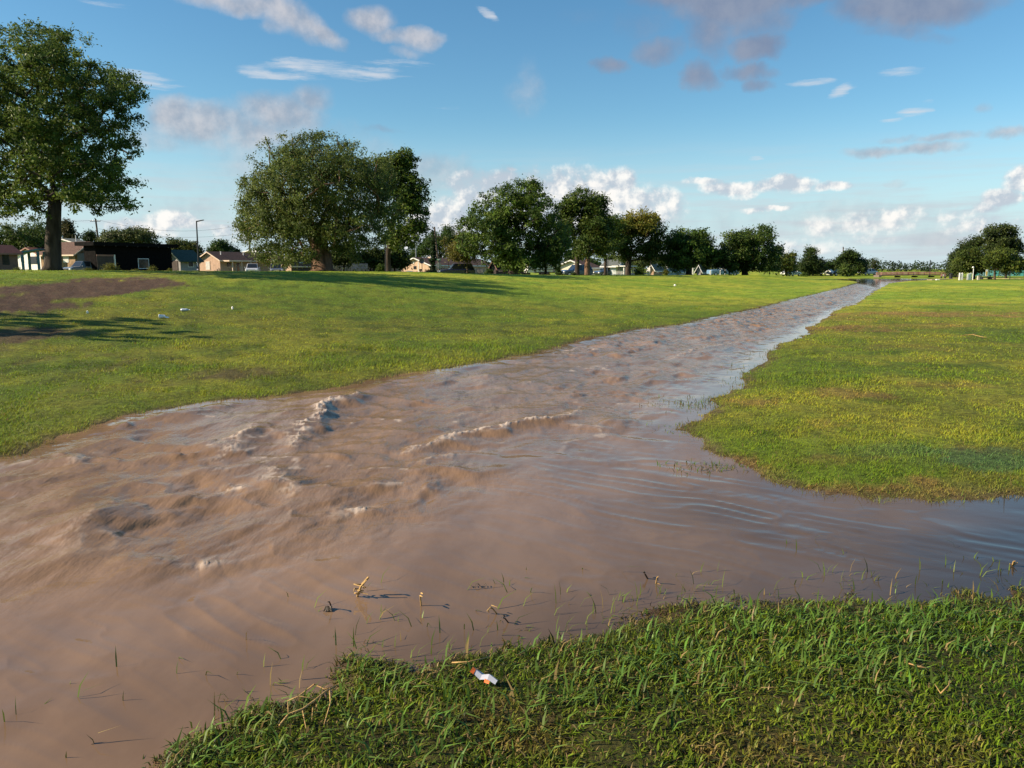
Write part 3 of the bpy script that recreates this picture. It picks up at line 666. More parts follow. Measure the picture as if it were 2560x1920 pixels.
k = (kd == 2) & (s > -.10) & (y > 1.7) & (rng.random(len(x)) < np.concatenate([np.full(5200, .5), edge[5200:] * .2 + .004]))
x, y, z, s, kd = x[k], y[k], z[k], s[k], kd[k]; n = len(x); c, _, _ = turf(x, y, s, kd)
hh = rng.uniform(.035, .085, n) * (.75 + .5 * (s > 0)); bw = rng.uniform(.0050, .0105, n)
parts.append(blades(x, y, z - .01, hh, bw, rng.uniform(.2, 1.2, n), rng.normal(-.3, 1.4, n), jitter(lerp(c, np.array([.085, .165, .032]), np.full(n, .75)) * 1.0, .3, .06)))
# stems standing in the shallows off the near bank
x, y = polar(20000, 42, 2.0, 7.5, 2); z, s, kd = terrain(x, y)
cln = fbm(x / .35, y / .35, 2)
k = (kd == 2) & (s < -.05) & (s > -.95) & (rng.random(len(x)) < np.exp(s / .22) * .9 * sst(cln, .42, .62) + .006)
x, y, s = x[k], y[k], s[k]; n = len(x)
parts.append(blades(x, y, np.full(n, -.03), rng.uniform(.05, .13, n), rng.uniform(.003, .0065, n), rng.uniform(.1, 1.2, n), rng.normal(.4, 1.5, n), jitter(np.tile(np.array([.10, .14, .025]), (n, 1)), .35, .15)))
V, Fc, cc = join(parts)
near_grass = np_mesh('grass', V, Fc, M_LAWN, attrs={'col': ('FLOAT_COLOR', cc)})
tag(near_grass, 'short wet green grass with broader blades on the near bank', 'grass', kind='stuff')
# both far banks, blades coarser with distance
def bank(kind, n, d1, label, lushk):
    x, y = polar(n, 45, 4.5, d1); z, s, kd = terrain(x, y)
    k = (kd == kind) & (s > -.05); x, y, z, s, kd = x[k], y[k], z[k], s[k], kd[k]
    c, ba, ta = turf(x, y, s, kd); k = rng.random(len(x)) > ba; x, y, z, s, c, ta = x[k], y[k], z[k], s[k], c[k], ta[k]
    n = len(x); d = np.hypot(x, y); pxs = d / 774.0
    hh = rng.uniform(.016, .042, n) * (1 + 1.3 * ta * lushk) * (.7 + .6 * fbm(x / .6, y / .6, 2)) * np.interp(d, [5, 20, 60], [1, 1.05, 1.2])
    p1 = blades(x, y, z - .01, hh, np.maximum(rng.uniform(.004, .008, n), pxs * rng.uniform(.55, 1.1, n)), rng.uniform(.3, 1.8, n), rng.uniform(0, 6.28, n), jitter(c * 1.85, .13, .015), segs=1)
    # taller tufts at the waterline and in the lush strips
    x, y = polar(n, 45, 4.5, d1); z, s, kd = terrain(x, y); c, ba, ta = turf(x, y, s, kd)
    tuft = sst(fbm(x / .5, y / .5, 3), .52, .68)
    k = (kd == kind) & (s > -.12) & (rng.random(len(x)) < (np.exp(-np.abs(s) / .18) * .3 + ta * .22 + .012) * tuft * (ba < .5))
    x, y, z, s, c = x[k], y[k], z[k], s[k], c[k]; n = len(x); d = np.hypot(x, y)
    p2 = blades(x, y, z - .01, rng.uniform(.05, .12, n), np.maximum(rng.uniform(.005, .010, n), d / 774 * .8), rng.uniform(.2, 1.4, n), rng.uniform(0, 6.28, n), jitter(lerp(c, np.array([.06, .125, .015]), np.full(n, .6)) * 1.5, .25, .04), segs=1)
    V, Fc, cc = join([p1, p2])
    o = np_mesh('grass', V, Fc, M_GRASS, attrs={'col': ('FLOAT_COLOR', cc)}); tag(o, label, 'grass', kind='stuff')
bank(0, 460000, 75, 'sunlit mown grass on the long far-left bank', 1.0)
bank(1, 460000, 80, 'yellow-green mown grass on the bank right of the stream', .7)
# reeds standing in the water off the tip of the right bank
parts = []
for (px, py, sx, sy, n_) in [(1760, 1010, .30, .25, 260), (1720, 1018, .25, .2, 120), (1800, 1000, .2, .2, 160), (1700, 1070, .2, .12, 60), (1770, 1165, .22, .10, 110), (1800, 1172, .2, .08, 60), (1760, 1090, .25, .15, 40), (1890, 925, .3, .4, 90), (1850, 960, .25, .3, 120), (1930, 890, .3, .4, 60)]:
    c0 = plane_xy(px, py); x = c0[0] + rng.normal(0, sx, n_); y = c0[1] + rng.normal(0, sy, n_)
    parts.append(blades(x, y, np.full(n_, -.04), rng.uniform(.045, .10, n_), rng.uniform(.005, .010, n_), rng.uniform(.1, 1, n_), rng.uniform(0, 6.28, n_), jitter(np.tile(np.array([.085, .14, .022]), (n_, 1)), .3, .05)))
V, Fc, cc = join(parts)
o = np_mesh('flooded_grass', V, Fc, M_GRASS, attrs={'col': ('FLOAT_COLOR', cc)})
tag(o, 'green grass tips standing in the water off the right bank', 'grass', kind='stuff')

# ------------------------------------------------------------------ trees
def crown_leaves(cent, outw, per, spread, size, colr, droop=0.0, flat=.75, r=None, lobec=None):
    n = len(cent) * per
    cidx = np.repeat(np.arange(len(cent)), per)
    off = r.normal(0, 1, (n, 3)) * spread[cidx][:, None]; off[:, 2] *= flat
    off[:, 2] -= droop * r.random(n) * spread[cidx] * 2
    p = cent[cidx] + off
    nrm = outw[cidx] * .55 + np.array([0, 0, .45]) + r.normal(0, .55, (n, 3)); nrm /= np.linalg.norm(nrm, axis=1)[:, None] + 1e-9
    a = r.normal(0, 1, (n, 3)); a[:, 2] -= droop * 1.5; a -= nrm * (a * nrm).sum(1)[:, None]; a /= np.linalg.norm(a, axis=1)[:, None] + 1e-9
    b = np.cross(nrm, a)
    L = (size * r.uniform(.65, 1.35, n))[:, None]; W = L * r.uniform(.34, .55, n)[:, None]
    v = np.stack([p - a * L * .5, p + b * W * .5 + a * L * .02, p + a * L * .5 - nrm * L * .12, p - b * W * .5 + a * L * .02], 1).reshape(-1, 3)
    f = np.arange(n * 4).reshape(n, 4)
    cv = colr[cidx] * (1 + r.normal(0, .16, (n, 1))) * (1 + r.normal(0, .06, (n, 3)))
    return v, f, np.clip(np.repeat(cv, 4, 0), .004, .5)
def tree(name, label, d, trunk, r0, lobes, leaf, clusters, per, col, col2=None, group=None, barkm=None, droop=0.0, seed=1, limbs=110, base_z=None, thin=1.0, twig=.6, depth=None, topcol=None, cat='tree', spread_k=.5):
    """trunk: photo pixels from the foot up; lobes: (px, py, rx, ry[, weight]) ellipses of the crown's outline"""
    r = np.random.default_rng(seed); leaf *= .74; per = int(per * 2.2); clusters = int(clusters * 1.15)
    foot = P(trunk[0][0], trunk[0][1], d); foot.z = (gz(foot.x, foot.y) if base_z is None else base_z) - .06
    o = thing(name, label, cat, foot, 0, group); F0 = np.array(foot)
    mpp = d / F
    tp = [Vector((0, 0, 0))] + [P(px, py, d) - foot for px, py in trunk[1:]]
    cxm = np.mean([l[0] for l in lobes]); half = max(max(l[0] + l[2] for l in lobes) - cxm, cxm - min(l[0] - l[2] for l in lobes)) * mpp
    dep = depth if depth is not None else half * .8
    C3, R3, Wt = [], [], []
    for i, l in enumerate(lobes):
        c = np.array(P(l[0], l[1], d)) - F0; rx, rz = l[2] * mpp, l[3] * mpp
        edge = min(1, abs(c[0] - (cxm - trunk[0][0]) * mpp) / (half + 1e-6))
        room = max(0, dep * math.sqrt(max(0, 1 - edge ** 2)) - rx * .6)
        for k in range(3 if room > rx * .5 else 1):
            dy = (0, -1, 1)[k] * room * r.uniform(.5, .9) + r.normal(0, .1) * rx; q_ = (d + dy) / d * .95
            cc = np.array(P(l[0], l[1], d + dy)) - F0
            if k: cc[2] += r.normal(0, .10) * rz; cc[0] += r.normal(0, .10) * rx
            sc = q_ if k == 0 else .88 * q_
            C3.append(cc); R3.append(np.array([rx, max(rx * .9, .3 * room), rz]) * sc); Wt.append((rx * rz) * (l[4] if len(l) > 4 else 1) * (1 if k == 0 else .8))
    C3 = np.array(C3); R3 = np.array(R3); Wt = np.array(Wt) / sum(Wt)
    li = r.choice(len(C3), clusters, p=Wt)
    u = r.normal(0, 1, (clusters, 3)); u /= np.linalg.norm(u, axis=1)[:, None]
    rad_ = r.random(clusters) ** np.where(r.random(clusters) < .3, .55, 1 / 3.6)
    bump = .86 + .3 * np.abs(np.sin(u[:, 0] * 5 + li)) * np.abs(np.cos(u[:, 2] * 6 + li * 2))
    cent = C3[li] + u * (R3[li] * (rad_ * bump)[:, None])
    cent = cent[cent[:, 2] > .9]
    li = li[:len(cent)]; u = u[:len(cent)]
    ctr = C3.mean(0); outw = cent - ctr; outw /= np.linalg.norm(outw, axis=1)[:, None] + 1e-9
    spread = r.uniform(.5, 1.25, len(cent)) * spread_k * mpp * np.interp(d, [40, 100, 200], [19, 14, 9]) * (thin ** .3)
    cl = np.tile(np.array(col), (len(cent), 1)); c2 = np.array(col2 if col2 else [c * .55 for c in col])
    cl = cl + (c2 - cl) * (r.random(len(cent)) ** 1.3)[:, None]
    if topcol is not None:
        hz_ = (cent[:, 2] - cent[:, 2].min()) / (np.ptp(cent[:, 2]) + 1e-6); tt = sst(hz_ + r.normal(0, .08, len(cent)), .55, .85)
        cl = cl + (np.array(topcol) - cl) * tt[:, None]
    v, f, cv = crown_leaves(cent, outw, per, spread, leaf, cl, droop, r=r)
    # limbs: every sampled leaf cluster is joined to the nearest part of the skeleton (short way home preferred)
    nodes = [np.array(q) for q in tp]; par = [-1] + list(range(len(tp) - 1)); plen = [0.0]
    for i in range(1, len(nodes)): plen.append(0.0)
    start = max(1, len(nodes) - 2)
    lim = cent[r.choice(len(cent), min(limbs, len(cent)), replace=False)]
    order = np.argsort(np.linalg.norm(lim - nodes[-1], axis=1))
    for q in lim[order]:
        N = np.array(nodes[start:]); Lp = np.array(plen[start:])
        w = np.linalg.norm(N - q, axis=1) + .45 * Lp + .8 * np.maximum(0, N[:, 2] - q[2] + .1)
        j = int(np.argmin(w)) + start
        dd = np.linalg.norm(nodes[j] - q); k = 1
        if dd > 1.2:                       # a bent joint half way
            mid_ = nodes[j] * .5 + q * .5 + r.normal(0, .09 * dd, 3); mid_[2] += .08 * dd
            nodes.append(mid_); par.append(j); plen.append(plen[j] + dd * .5); j = len(nodes) - 1
        nodes.append(q); par.append(j); plen.append(plen[j] + dd * .5)
    nn = len(nodes); area = np.zeros(nn)
    for i in range(nn - 1, 0, -1):
        area[i] += 1.0 if area[i] == 0 else 0
        area[par[i]] += area[i]
    rr = np.sqrt(area / area[max(1, len(tp) - 1)]) * min(r0 * .82, .22 + r0 * .25)
    mb = MB()
    trad = [r0 * 1.55, r0 * 1.12] + [r0 * (1 - .1 * i) for i in range(len(tp))]
    tpts = [tp[0], tp[0].lerp(tp[1], .18)] + tp[1:]
    mb.tube(tpts, trad[:len(tpts)], 12)
    for i in range(len(tp), nn):
        a, b = nodes[par[i]], nodes[i]; ra = min(rr[par[i]], r0 * .8) * (.85 if par[i] >= len(tp) else .7); rb = rr[i] * .8
        ra = max(min(ra, rb * 2.2), .012); rb = max(rb, .010)
        m_ = (a + b) / 2 + r.normal(0, .04, 3) * np.linalg.norm(b - a)
        mb.tube([a, m_, b], [ra, (ra + rb) / 2, rb], 5 if ra < .08 else 8, cap=False)
    mb.build('trunk', barkm or M_BARK, o, smooth=True)
    # twigs at the leaf ends
    cr = np_mesh('crown', v, f, M_LEAF, o, attrs={'col': ('FLOAT_COLOR', np.concatenate([cv, np.ones((len(cv), 1))], 1))})
    return o
PEC = (.100, .150, .022); PECD = (.036, .066, .013); ELM = (.090, .145, .022); ELMD = (.028, .056, .013)
tree('pecan_tree', 'tall dark pecan tree with straight trunk, nearest tree on the left', 40, [(132, 679), (133, 600), (135, 540), (138, 500)], .36,
     [(60, 150, 110, 85), (150, 130, 90, 60), (185, 215, 125, 95), (275, 270, 80, 70), (320, 215, 40, 35), (40, 300, 170, 120), (180, 340, 150, 110), (290, 355, 65, 55), (110, 420, 170, 85), (235, 440, 110, 60), (310, 440, 55, 40, .5), (300, 500, 60, 25, .55), (205, 500, 90, 35), (20, 490, 110, 50),
      (-110, 300, 150, 160), (-60, 160, 120, 90), (-120, 450, 140, 70), (50, 95, 30, 30), (95, 75, 25, 18), (140, 90, 25, 22)], .205, 1100, 42, PEC, PECD, 'park trees along the left bank', M_BARKD, .25, seed=3, limbs=170)
tree('pecan_tree', 'pecan tree outside the left edge, seen only by its long shadow on the grass', 16.0, [(-1500, 900), (-1505, 600), (-1510, 450)], .33,
     [(-1510, 250, 320, 260), (-1700, 330, 220, 180), (-1350, 330, 180, 160), (-1500, 0, 200, 180)], .32, 230, 26, PEC, PECD, 'park trees along the left bank', M_BARKD, .2, seed=5, limbs=50)
tree('willow_tree', 'broad drooping tree with a very thick trunk standing before the fence and bench', 62, [(806, 680), (803, 640), (797, 612), (790, 590)], .80,
     [(700, 395, 70, 55), (790, 380, 90, 55), (880, 400, 80, 50), (650, 460, 60, 60), (740, 460, 100, 80), (850, 470, 110, 80), (940, 440, 60, 60), (640, 530, 45, 70), (700, 560, 80, 80), (790, 560, 110, 70), (890, 560, 90, 65), (960, 520, 60, 60), (680, 630, 60, 40), (740, 635, 60, 38), (880, 620, 50, 30, .6), (705, 345, 18, 22), (790, 335, 30, 14), (610, 540, 22, 55), (620, 590, 25, 35, .7)],
     .235, 1150, 40, (.118, .155, .032), (.040, .064, .016), 'park trees along the left bank', M_BARKR, .75, seed=8, limbs=150)
tree('pecan_tree', 'slender pecan leaning out to the right of the thick-trunked drooping tree', 76, [(971, 685), (970, 640), (975, 590), (985, 540)], .24,
     [(985, 440, 50, 60), (1010, 400, 30, 32), (1030, 480, 40, 55), (1000, 530, 60, 60), (1050, 550, 26, 40, .6), (980, 590, 45, 35, .7), (1030, 590, 30, 30, .5)], .40, 330, 24, PEC, PECD, 'park trees along the left bank', M_BARKD, .3, seed=9, limbs=70)
for i, (px, py, d, hw, lab) in enumerate([(858, 640, 88, 32, 'small round tree close behind the thick-trunked drooping tree'), (925, 648, 90, 34, 'small round tree over the bench and fence'), (985, 648, 92, 32, 'small bushy tree at the end of the fence by the peach gable')]):
    tree('mesquite_tree', lab, d, [(px, 683), (px + 2, 668), (px, 655)], .10, [(px, py - 18, hw * .9, 24), (px - 16, py, hw * .7, 22), (px + 17, py, hw * .7, 24)], .40, 130, 22, (.060, .090, .016), (.020, .036, .009), 'small trees behind the bench', M_BARKD, .2, seed=30 + i, limbs=30)
tree('elm_tree', 'largest dark elm, dense and wide, beside the peach house', 92, [(1282, 690), (1283, 660), (1286, 620)], .55,
     [(1310, 485, 55, 40), (1250, 510, 60, 45), (1345, 520, 55, 50), (1210, 560, 60, 50), (1290, 560, 90, 60), (1370, 575, 50, 50), (1180, 595, 40, 40), (1235, 620, 70, 45), (1310, 630, 80, 45), (1390, 620, 36, 40), (1165, 555, 18, 14), (1290, 655, 70, 22), (1330, 462, 20, 14)], .42, 620, 28, ELM, ELMD, 'park trees along the left bank', M_BARKD, .2, seed=12, limbs=90)
tree('elm_tree', 'small dark elm with low crown tucked under the largest elm', 96, [(1364, 689), (1364, 660), (1362, 640)], .15,
     [(1350, 620, 35, 30), (1385, 625, 35, 32), (1365, 650, 45, 20), (1400, 600, 25, 25)], .42, 150, 24, ELM, ELMD, 'park trees along the left bank', M_BARKD, .2, seed=13, limbs=36)
tree('cottonwood_tree', 'tall open-crowned tree with dark trunk beside the blue station wagon', 106, [(1443, 688), (1443, 650), (1438, 610), (1432, 580)], .30,
     [(1455, 500, 50, 28), (1420, 520, 38, 32), (1490, 520, 38, 36), (1440, 560, 55, 35), (1410, 570, 26, 40), (1480, 570, 40, 34), (1500, 500, 18, 16), (1430, 605, 28, 20, .6)], .46, 330, 24, (.070, .105, .016), ELMD, 'park trees along the left bank', M_BARKD, .2, seed=14, limbs=70)
tree('cottonwood_tree', 'tree with a pale forked reddish trunk next to the white-fenced porch', 104, [(1468, 689), (1468, 662), (1470, 640)], .34,
     [(1475, 600, 40, 32), (1500, 575, 36, 36), (1455, 620, 28, 26), (1510, 610, 30, 24), (1490, 545, 30, 26)], .44, 190, 24, (.072, .108, .016), ELMD, 'park trees along the left bank', M_BARKR, .2, seed=15, limbs=40)
tree('elm_tree', 'dark narrow tree in front of the white-fenced porch', 112, [(1513, 688), (1514, 650), (1512, 620)], .20,
     [(1520, 590, 32, 34), (1535, 560, 28, 28), (1505, 620, 28, 22), (1545, 605, 22, 24)], .46, 150, 24, ELM, ELMD, 'park trees along the left bank', M_BARKD, .2, seed=16, limbs=36)
tree('cottonwood_tree', 'spreading tree with a yellowing top and several stems from one foot', 116, [(1570, 689), (1570, 670), (1572, 650)], .42,
     [(1590, 555, 50, 32), (1625, 565, 36, 36), (1640, 605, 30, 30), (1590, 600, 60, 36), (1550, 610, 34, 34), (1560, 570, 30, 30), (1620, 635, 34, 22, .7), (1570, 640, 36, 16, .6)], .50, 360, 24, (.075, .105, .018), ELMD, 'park trees along the left bank', M_BARKD, .2, seed=17, limbs=70, topcol=(.17, .16, .025))
tree('elm_tree', 'dark round elm casting a long shadow, second from the right in the left-bank row', 118, [(1722, 690), (1722, 672), (1722, 655)], .42,
     [(1700, 600, 34, 28), (1745, 598, 38, 26), (1722, 620, 55, 32), (1675, 640, 30, 30), (1768, 635, 30, 30), (1720, 650, 60, 20), (1690, 660, 40, 12), (1680, 605, 18, 14)], .50, 330, 24, ELM, ELMD, 'park trees along the left bank', M_BARKD, .2, seed=18, limbs=60)
tree('elm_tree', 'broad elm drooping almost to the grass, last of the left-bank row', 120, [(1862, 690), (1862, 675), (1862, 655)], .45,
     [(1895, 590, 50, 26), (1850, 600, 45, 30), (1830, 630, 50, 32), (1890, 630, 55, 36), (1930, 635, 28, 38), (1800, 645, 30, 26), (1850, 660, 70, 18), (1920, 672, 30, 18), (1940, 680, 16, 12), (1915, 572, 22, 10)], .50, 430, 24, (.062, .098, .016), ELMD, 'park trees along the left bank', M_BARKD, .35, seed=19, limbs=70)
tree('elm_tree', 'small yellowish tree tucked behind the drooping last elm', 150, [(1967, 689), (1967, 675), (1967, 660)], .18, [(1965, 650, 20, 22), (1980, 640, 12, 16), (1955, 670, 18, 14), (1978, 668, 14, 16)], .55, 90, 20, (.095, .110, .018), ELMD, None, M_BARKD, .2, seed=20, limbs=24)
tree('pine_tree', 'rounded dark pine with layered crown beyond the last elm', 168, [(2022, 690), (2022, 670), (2024, 640)], .25, [(2027, 630, 18, 12), (2022, 648, 26, 12), (2012, 664, 32, 11), (2042, 658, 22, 12), (2020, 679, 34, 9), (2048, 674, 20, 10)], .50, 170, 24, (.045, .070, .016), (.018, .034, .010), None, M_BARKD, .1, seed=21, limbs=36)
tree('oak_tree', 'large round tree near the white trailer by the end of the stream', 172, [(2128, 691), (2128, 675), (2128, 660)], .32, [(2128, 640, 24, 14), (2108, 655, 24, 14), (2148, 655, 22, 15), (2130, 668, 38, 15), (2155, 674, 16, 12)], .58, 190, 22, (.045, .072, .014), (.016, .032, .009), None, M_BARKD, .2, seed=22, limbs=36)
tree('oak_tree', 'small pale green tree in front of the large round one', 160, [(2118, 692), (2118, 684), (2118, 676)], .12, [(2118, 670, 16, 12), (2112, 678, 12, 8), (2126, 678, 11, 8)], .50, 60, 20, (.085, .120, .022), ELMD, None, M_BARKD, .2, seed=23, limbs=16)
tree('oak_tree', 'thin sparse-leaved tree with visible grey branches', 180, [(2184, 689), (2184, 676), (2184, 665)], .14, [(2184, 655, 12, 9, .6), (2175, 664, 10, 8, .5), (2194, 664, 9, 8, .5), (2184, 672, 16, 7, .5)], .45, 34, 14, (.070, .080, .030), ELMD, None, M_BARK, .1, seed=24, limbs=34)
# trees around the play park on the right
tree('oak_tree', 'tallest open-topped tree at the right edge above the turquoise fence', 138, [(2515, 692), (2515, 672), (2512, 640)], .17, [(2505, 575, 34, 16), (2475, 585, 22, 18), (2530, 580, 16, 16), (2500, 605, 36, 20), (2525, 610, 26, 22), (2545, 625, 18, 18, .6), (2480, 625, 26, 22)], .55, 210, 22, (.058, .080, .020), (.022, .036, .012), 'trees round the play park', M_BARKD, .1, seed=25, limbs=60)
tree('oak_tree', 'bright green low tree right of the yellow and white sign', 122, [(2487, 694), (2487, 676), (2488, 660)], .15, [(2505, 640, 32, 20), (2525, 655, 28, 20), (2485, 655, 26, 18), (2515, 668, 40, 12), (2550, 660, 22, 18)], .48, 200, 22, (.095, .125, .020), (.030, .050, .010), 'trees round the play park', M_BARK, .2, seed=26, limbs=40)
tree('oak_tree', 'bright green tree left of the yellow and white sign, low crown', 128, [(2436, 694), (2436, 680), (2436, 668)], .14, [(2425, 640, 32, 22), (2410, 660, 30, 18), (2445, 655, 28, 20), (2400, 672, 22, 10), (2440, 672, 30, 9)], .50, 200, 22, (.085, .115, .020), (.028, .046, .010), 'trees round the play park', M_BARKD, .2, seed=27, limbs=40)
tree('oak_tree', 'grey-green tree furthest left of the group round the play park', 146, [(2402, 690), (2402, 676), (2404, 660)], .25, [(2400, 640, 24, 22), (2385, 660, 18, 20), (2420, 620, 24, 18), (2440, 605, 18, 14), (2380, 676, 14, 10)], .55, 170, 22, (.050, .072, .020), (.020, .034, .012), 'trees round the play park', M_BARKD, .1, seed=28, limbs=36)
# trees behind the houses
for i, (nm, lab, d, tk, lobes, cl_, col, col2) in enumerate([
    ('ash_tree', 'full green tree behind the house at the far left edge', 128, [(60, 676), (60, 650), (60, 630)], [(30, 590, 60, 30), (90, 575, 50, 35), (110, 600, 40, 30), (0, 605, 50, 25), (70, 612, 60, 18)], 230, (.065, .098, .020), ELMD),
    ('pine_tree', 'brownish conifer rising behind the grey-green roof', 150, [(168, 676), (168, 640), (168, 600)], [(167, 562, 10, 12), (164, 580, 16, 12), (170, 596, 24, 12), (186, 590, 12, 10)], 90, (.080, .075, .028), (.030, .036, .014)),
    ('pine_tree', 'little dark conifer left of the leaning utility pole', 155, [(226, 676), (226, 640), (226, 605)], [(226, 588, 10, 8), (224, 598, 14, 7)], 40, (.030, .055, .016), (.014, .030, .010)),
    ('ash_tree', 'wide pale green tree behind the long flat-roofed house', 125, [(320, 676), (320, 650), (320, 630)], [(300, 590, 44, 18), (340, 585, 36, 16), (370, 595, 24, 16), (270, 600, 26, 12), (320, 605, 60, 14)], 190, (.085, .105, .032), (.032, .048, .016)),
    ('ash_tree', 'bushy tree behind the green-roofed porch', 138, [(450, 676), (450, 655), (450, 640)], [(440, 612, 24, 16), (470, 618, 26, 18), (490, 628, 22, 14), (430, 600, 12, 8, .4)], 110, (.075, .090, .020), ELMD),
    ('ash_tree', 'dark green tree behind the ridge of the tan gabled house', 160, [(555, 676), (555, 650), (555, 635)], [(552, 612, 18, 12), (540, 622, 18, 10), (570, 624, 20, 10), (590, 628, 10, 7)], 90, (.045, .080, .022), ELMD),
    ('ash_tree', 'big dark tree behind the peach house roof', 165, [(1100, 684), (1100, 655), (1100, 640)], [(1050, 625, 30, 24), (1085, 605, 36, 26), (1125, 590, 34, 28), (1100, 635, 60, 22), (1140, 615, 26, 26), (1030, 640, 20, 14)], 230, (.050, .090, .018), ELMD),
    ('ash_tree', 'tree behind the cream house showing under the elms', 140, [(1420, 686), (1420, 668), (1420, 655)], [(1430, 645, 22, 20), (1450, 655, 26, 18), (1485, 660, 22, 16), (1400, 668, 20, 8)], 110, (.050, .085, .018), ELMD),
    ('ash_tree', 'tree behind the white porch house showing between trunks', 150, [(1590, 686), (1590, 670), (1590, 660)], [(1560, 650, 26, 14), (1600, 656, 26, 14), (1640, 650, 30, 12), (1670, 652, 24, 12), (1530, 648, 24, 12)], 120, (.070, .095, .022), ELMD),
    ('ash_tree', 'tree behind the far grey house left of the drooping last elm', 160, [(1790, 688), (1790, 672), (1790, 662)], [(1780, 660, 30, 12), (1750, 662, 20, 10), (1820, 655, 26, 14)], 80, (.060, .085, .022), ELMD),
    ('ash_tree', 'dark tree between the rounded pine and the large round tree', 190, [(2078, 689), (2078, 678), (2078, 670)], [(2070, 662, 16, 8), (2088, 668, 14, 8), (2060, 672, 14, 7)], 60, (.034, .060, .018), ELMD)]):
    tree(nm, lab, d, tk, .22, lobes, .30 + d / 600, cl_, 22, col, col2, 'trees behind the houses', M_BARKD, .15, seed=50 + i, limbs=34)
tree('ash_tree', 'young yellow-green tree in front of the peach house', 98, [(1168, 688), (1168, 660), (1166, 640)], .08, [(1165, 595, 22, 18), (1150, 620, 28, 18), (1180, 618, 24, 18), (1135, 640, 20, 12), (1170, 645, 24, 10)], .34, 150, 22, (.150, .140, .026), (.075, .075, .016), None, M_BARK, .1, seed=70, limbs=40)
tree('sapling', 'thin bare-stemmed sapling leaning beside the navy wagon', 100, [(1128, 684), (1120, 655), (1114, 630), (1110, 600)], .05, [(1112, 600, 8, 14, .4), (1118, 625, 8, 10, .4)], .28, 12, 10, (.12, .12, .025), None, None, M_BARKD, .1, seed=71, limbs=12)
tree('cypress_tree', 'narrow dark column cypress in front of the peach house roof', 118, [(1082, 686), (1082, 660), (1082, 640)], .12, [(1083, 590, 2.5, 12), (1083, 610, 5, 16), (1083, 632, 7, 18), (1083, 652, 8, 18), (1083, 668, 8, 12)], .30, 130, 26, (.034, .062, .020), (.016, .034, .012), None, M_BARKD, -.2, seed=72, limbs=14, depth=.5, spread_k=.12)
def bush(name, label, px, py, d, w, h_, col, col2, seed, n=60, leaf=.16, group=None):
    r = np.random.default_rng(seed); mpp = d / F; c = P(px, py, d); zb = gz(c.x, c.y) if py is None else c.z
    o = thing(name, label, 'bush', (c.x, c.y, zb - .04), 0, group)
    hw, hh = w * mpp / 2, h_ * mpp
    u = r.normal(0, 1, (n, 3)); u /= np.linalg.norm(u, axis=1)[:, None]; u[:, 2] = np.abs(u[:, 2]); q = u * (r.random(n) ** .4)[:, None] * np.array([hw, hw * .8, hh]) * .85
    cl = np.array(col) + (np.array(col2) - np.array(col)) * r.random((n, 1))
    v, f, cv = crown_leaves(q, u, 26, np.full(n, min(hw, hh) * .22), leaf, cl, 0, r=r)
    np_mesh('crown', v, f, M_LEAF, o, attrs={'col': ('FLOAT_COLOR', np.concatenate([cv, np.ones((len(cv), 1))], 1))})
    mb = MB()
    for k in range(9): 
        e = q[r.integers(0, n)]; mb.tube([(0, 0, -.05), tuple(e * .5 + r.normal(0, .04, 3)), tuple(e)], [.03, .02, .01], 5)
    mb.build('stems', M_BARK, o)

# ------------------------------------------------------------------ building materials
def paint(n, c, r=.7, v=.10, s=2.5): return material(n, c, r, v, s, bump=.15, bscale=30, spec=.3)
W_BRICK = paint('brick_brown', (.20, .115, .085)); W_WHITE = paint('white_siding', (.74, .73, .70)); W_STONE = material('patchy_stone', (.34, .22, .12), .85, .4, 1.6, bump=.8, bscale=7, color2=(.13, .085, .05))
W_GREY = paint('grey_stucco', (.30, .29, .29)); W_SHADE = material('shade_dark_boards', (.005, .0045, .0045), .9, .2, 3, spec=.08); W_TAN = paint('tan_stucco', (.46, .31, .22)); W_PEACH = paint('peach_siding', (.56, .39, .27)); W_CREAM = paint('cream_siding', (.72, .66, .52)); W_DARK = paint('dark_brown_wall', (.06, .045, .04)); W_BLUE = paint('pale_blue_siding', (.48, .55, .60))  # near-black boards: dark brown wood with the front's shade put into the colour
R_BROWN = material('brown_shingles', (.115, .070, .055), .9, .25, 5, bump=.5, bscale=22, spec=.2); R_GREY = material('grey_shingles', (.13, .145, .135), .9, .2, 5, bump=.5, bscale=22, spec=.2); R_GREEN = material('green_shingles', (.045, .075, .065), .9, .2, 5, bump=.5, bscale=22, spec=.2); R_RED = material('red_brown_shingles', (.14, .06, .05), .9, .2, 5, bump=.5, bscale=22, spec=.2); R_BLACK = material('black_roofing', (.006, .006, .0065), .95, .2, 3, spec=.08)
T_CREAM = paint('cream_trim', (.66, .52, .40)); T_WHITE = paint('white_trim', (.78, .78, .76)); T_RED = paint('reddish_trim', (.26, .14, .11)); T_TEAL = paint('teal_paint', (.035, .115, .15)); GLASS = material('window_glass', (.02, .025, .03), .08, .1, 1, spec=.6); BLIND = paint('window_blind', (.55, .54, .50))
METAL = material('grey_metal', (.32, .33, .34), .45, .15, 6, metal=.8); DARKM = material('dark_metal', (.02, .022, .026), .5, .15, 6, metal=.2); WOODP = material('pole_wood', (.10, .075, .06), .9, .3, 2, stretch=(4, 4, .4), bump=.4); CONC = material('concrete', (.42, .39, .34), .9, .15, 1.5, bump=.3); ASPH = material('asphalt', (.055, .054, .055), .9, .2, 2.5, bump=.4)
HX, HY = Vector((TX, TY)), Vector((-TY, TX))
ROTH = math.atan2(TY, TX)
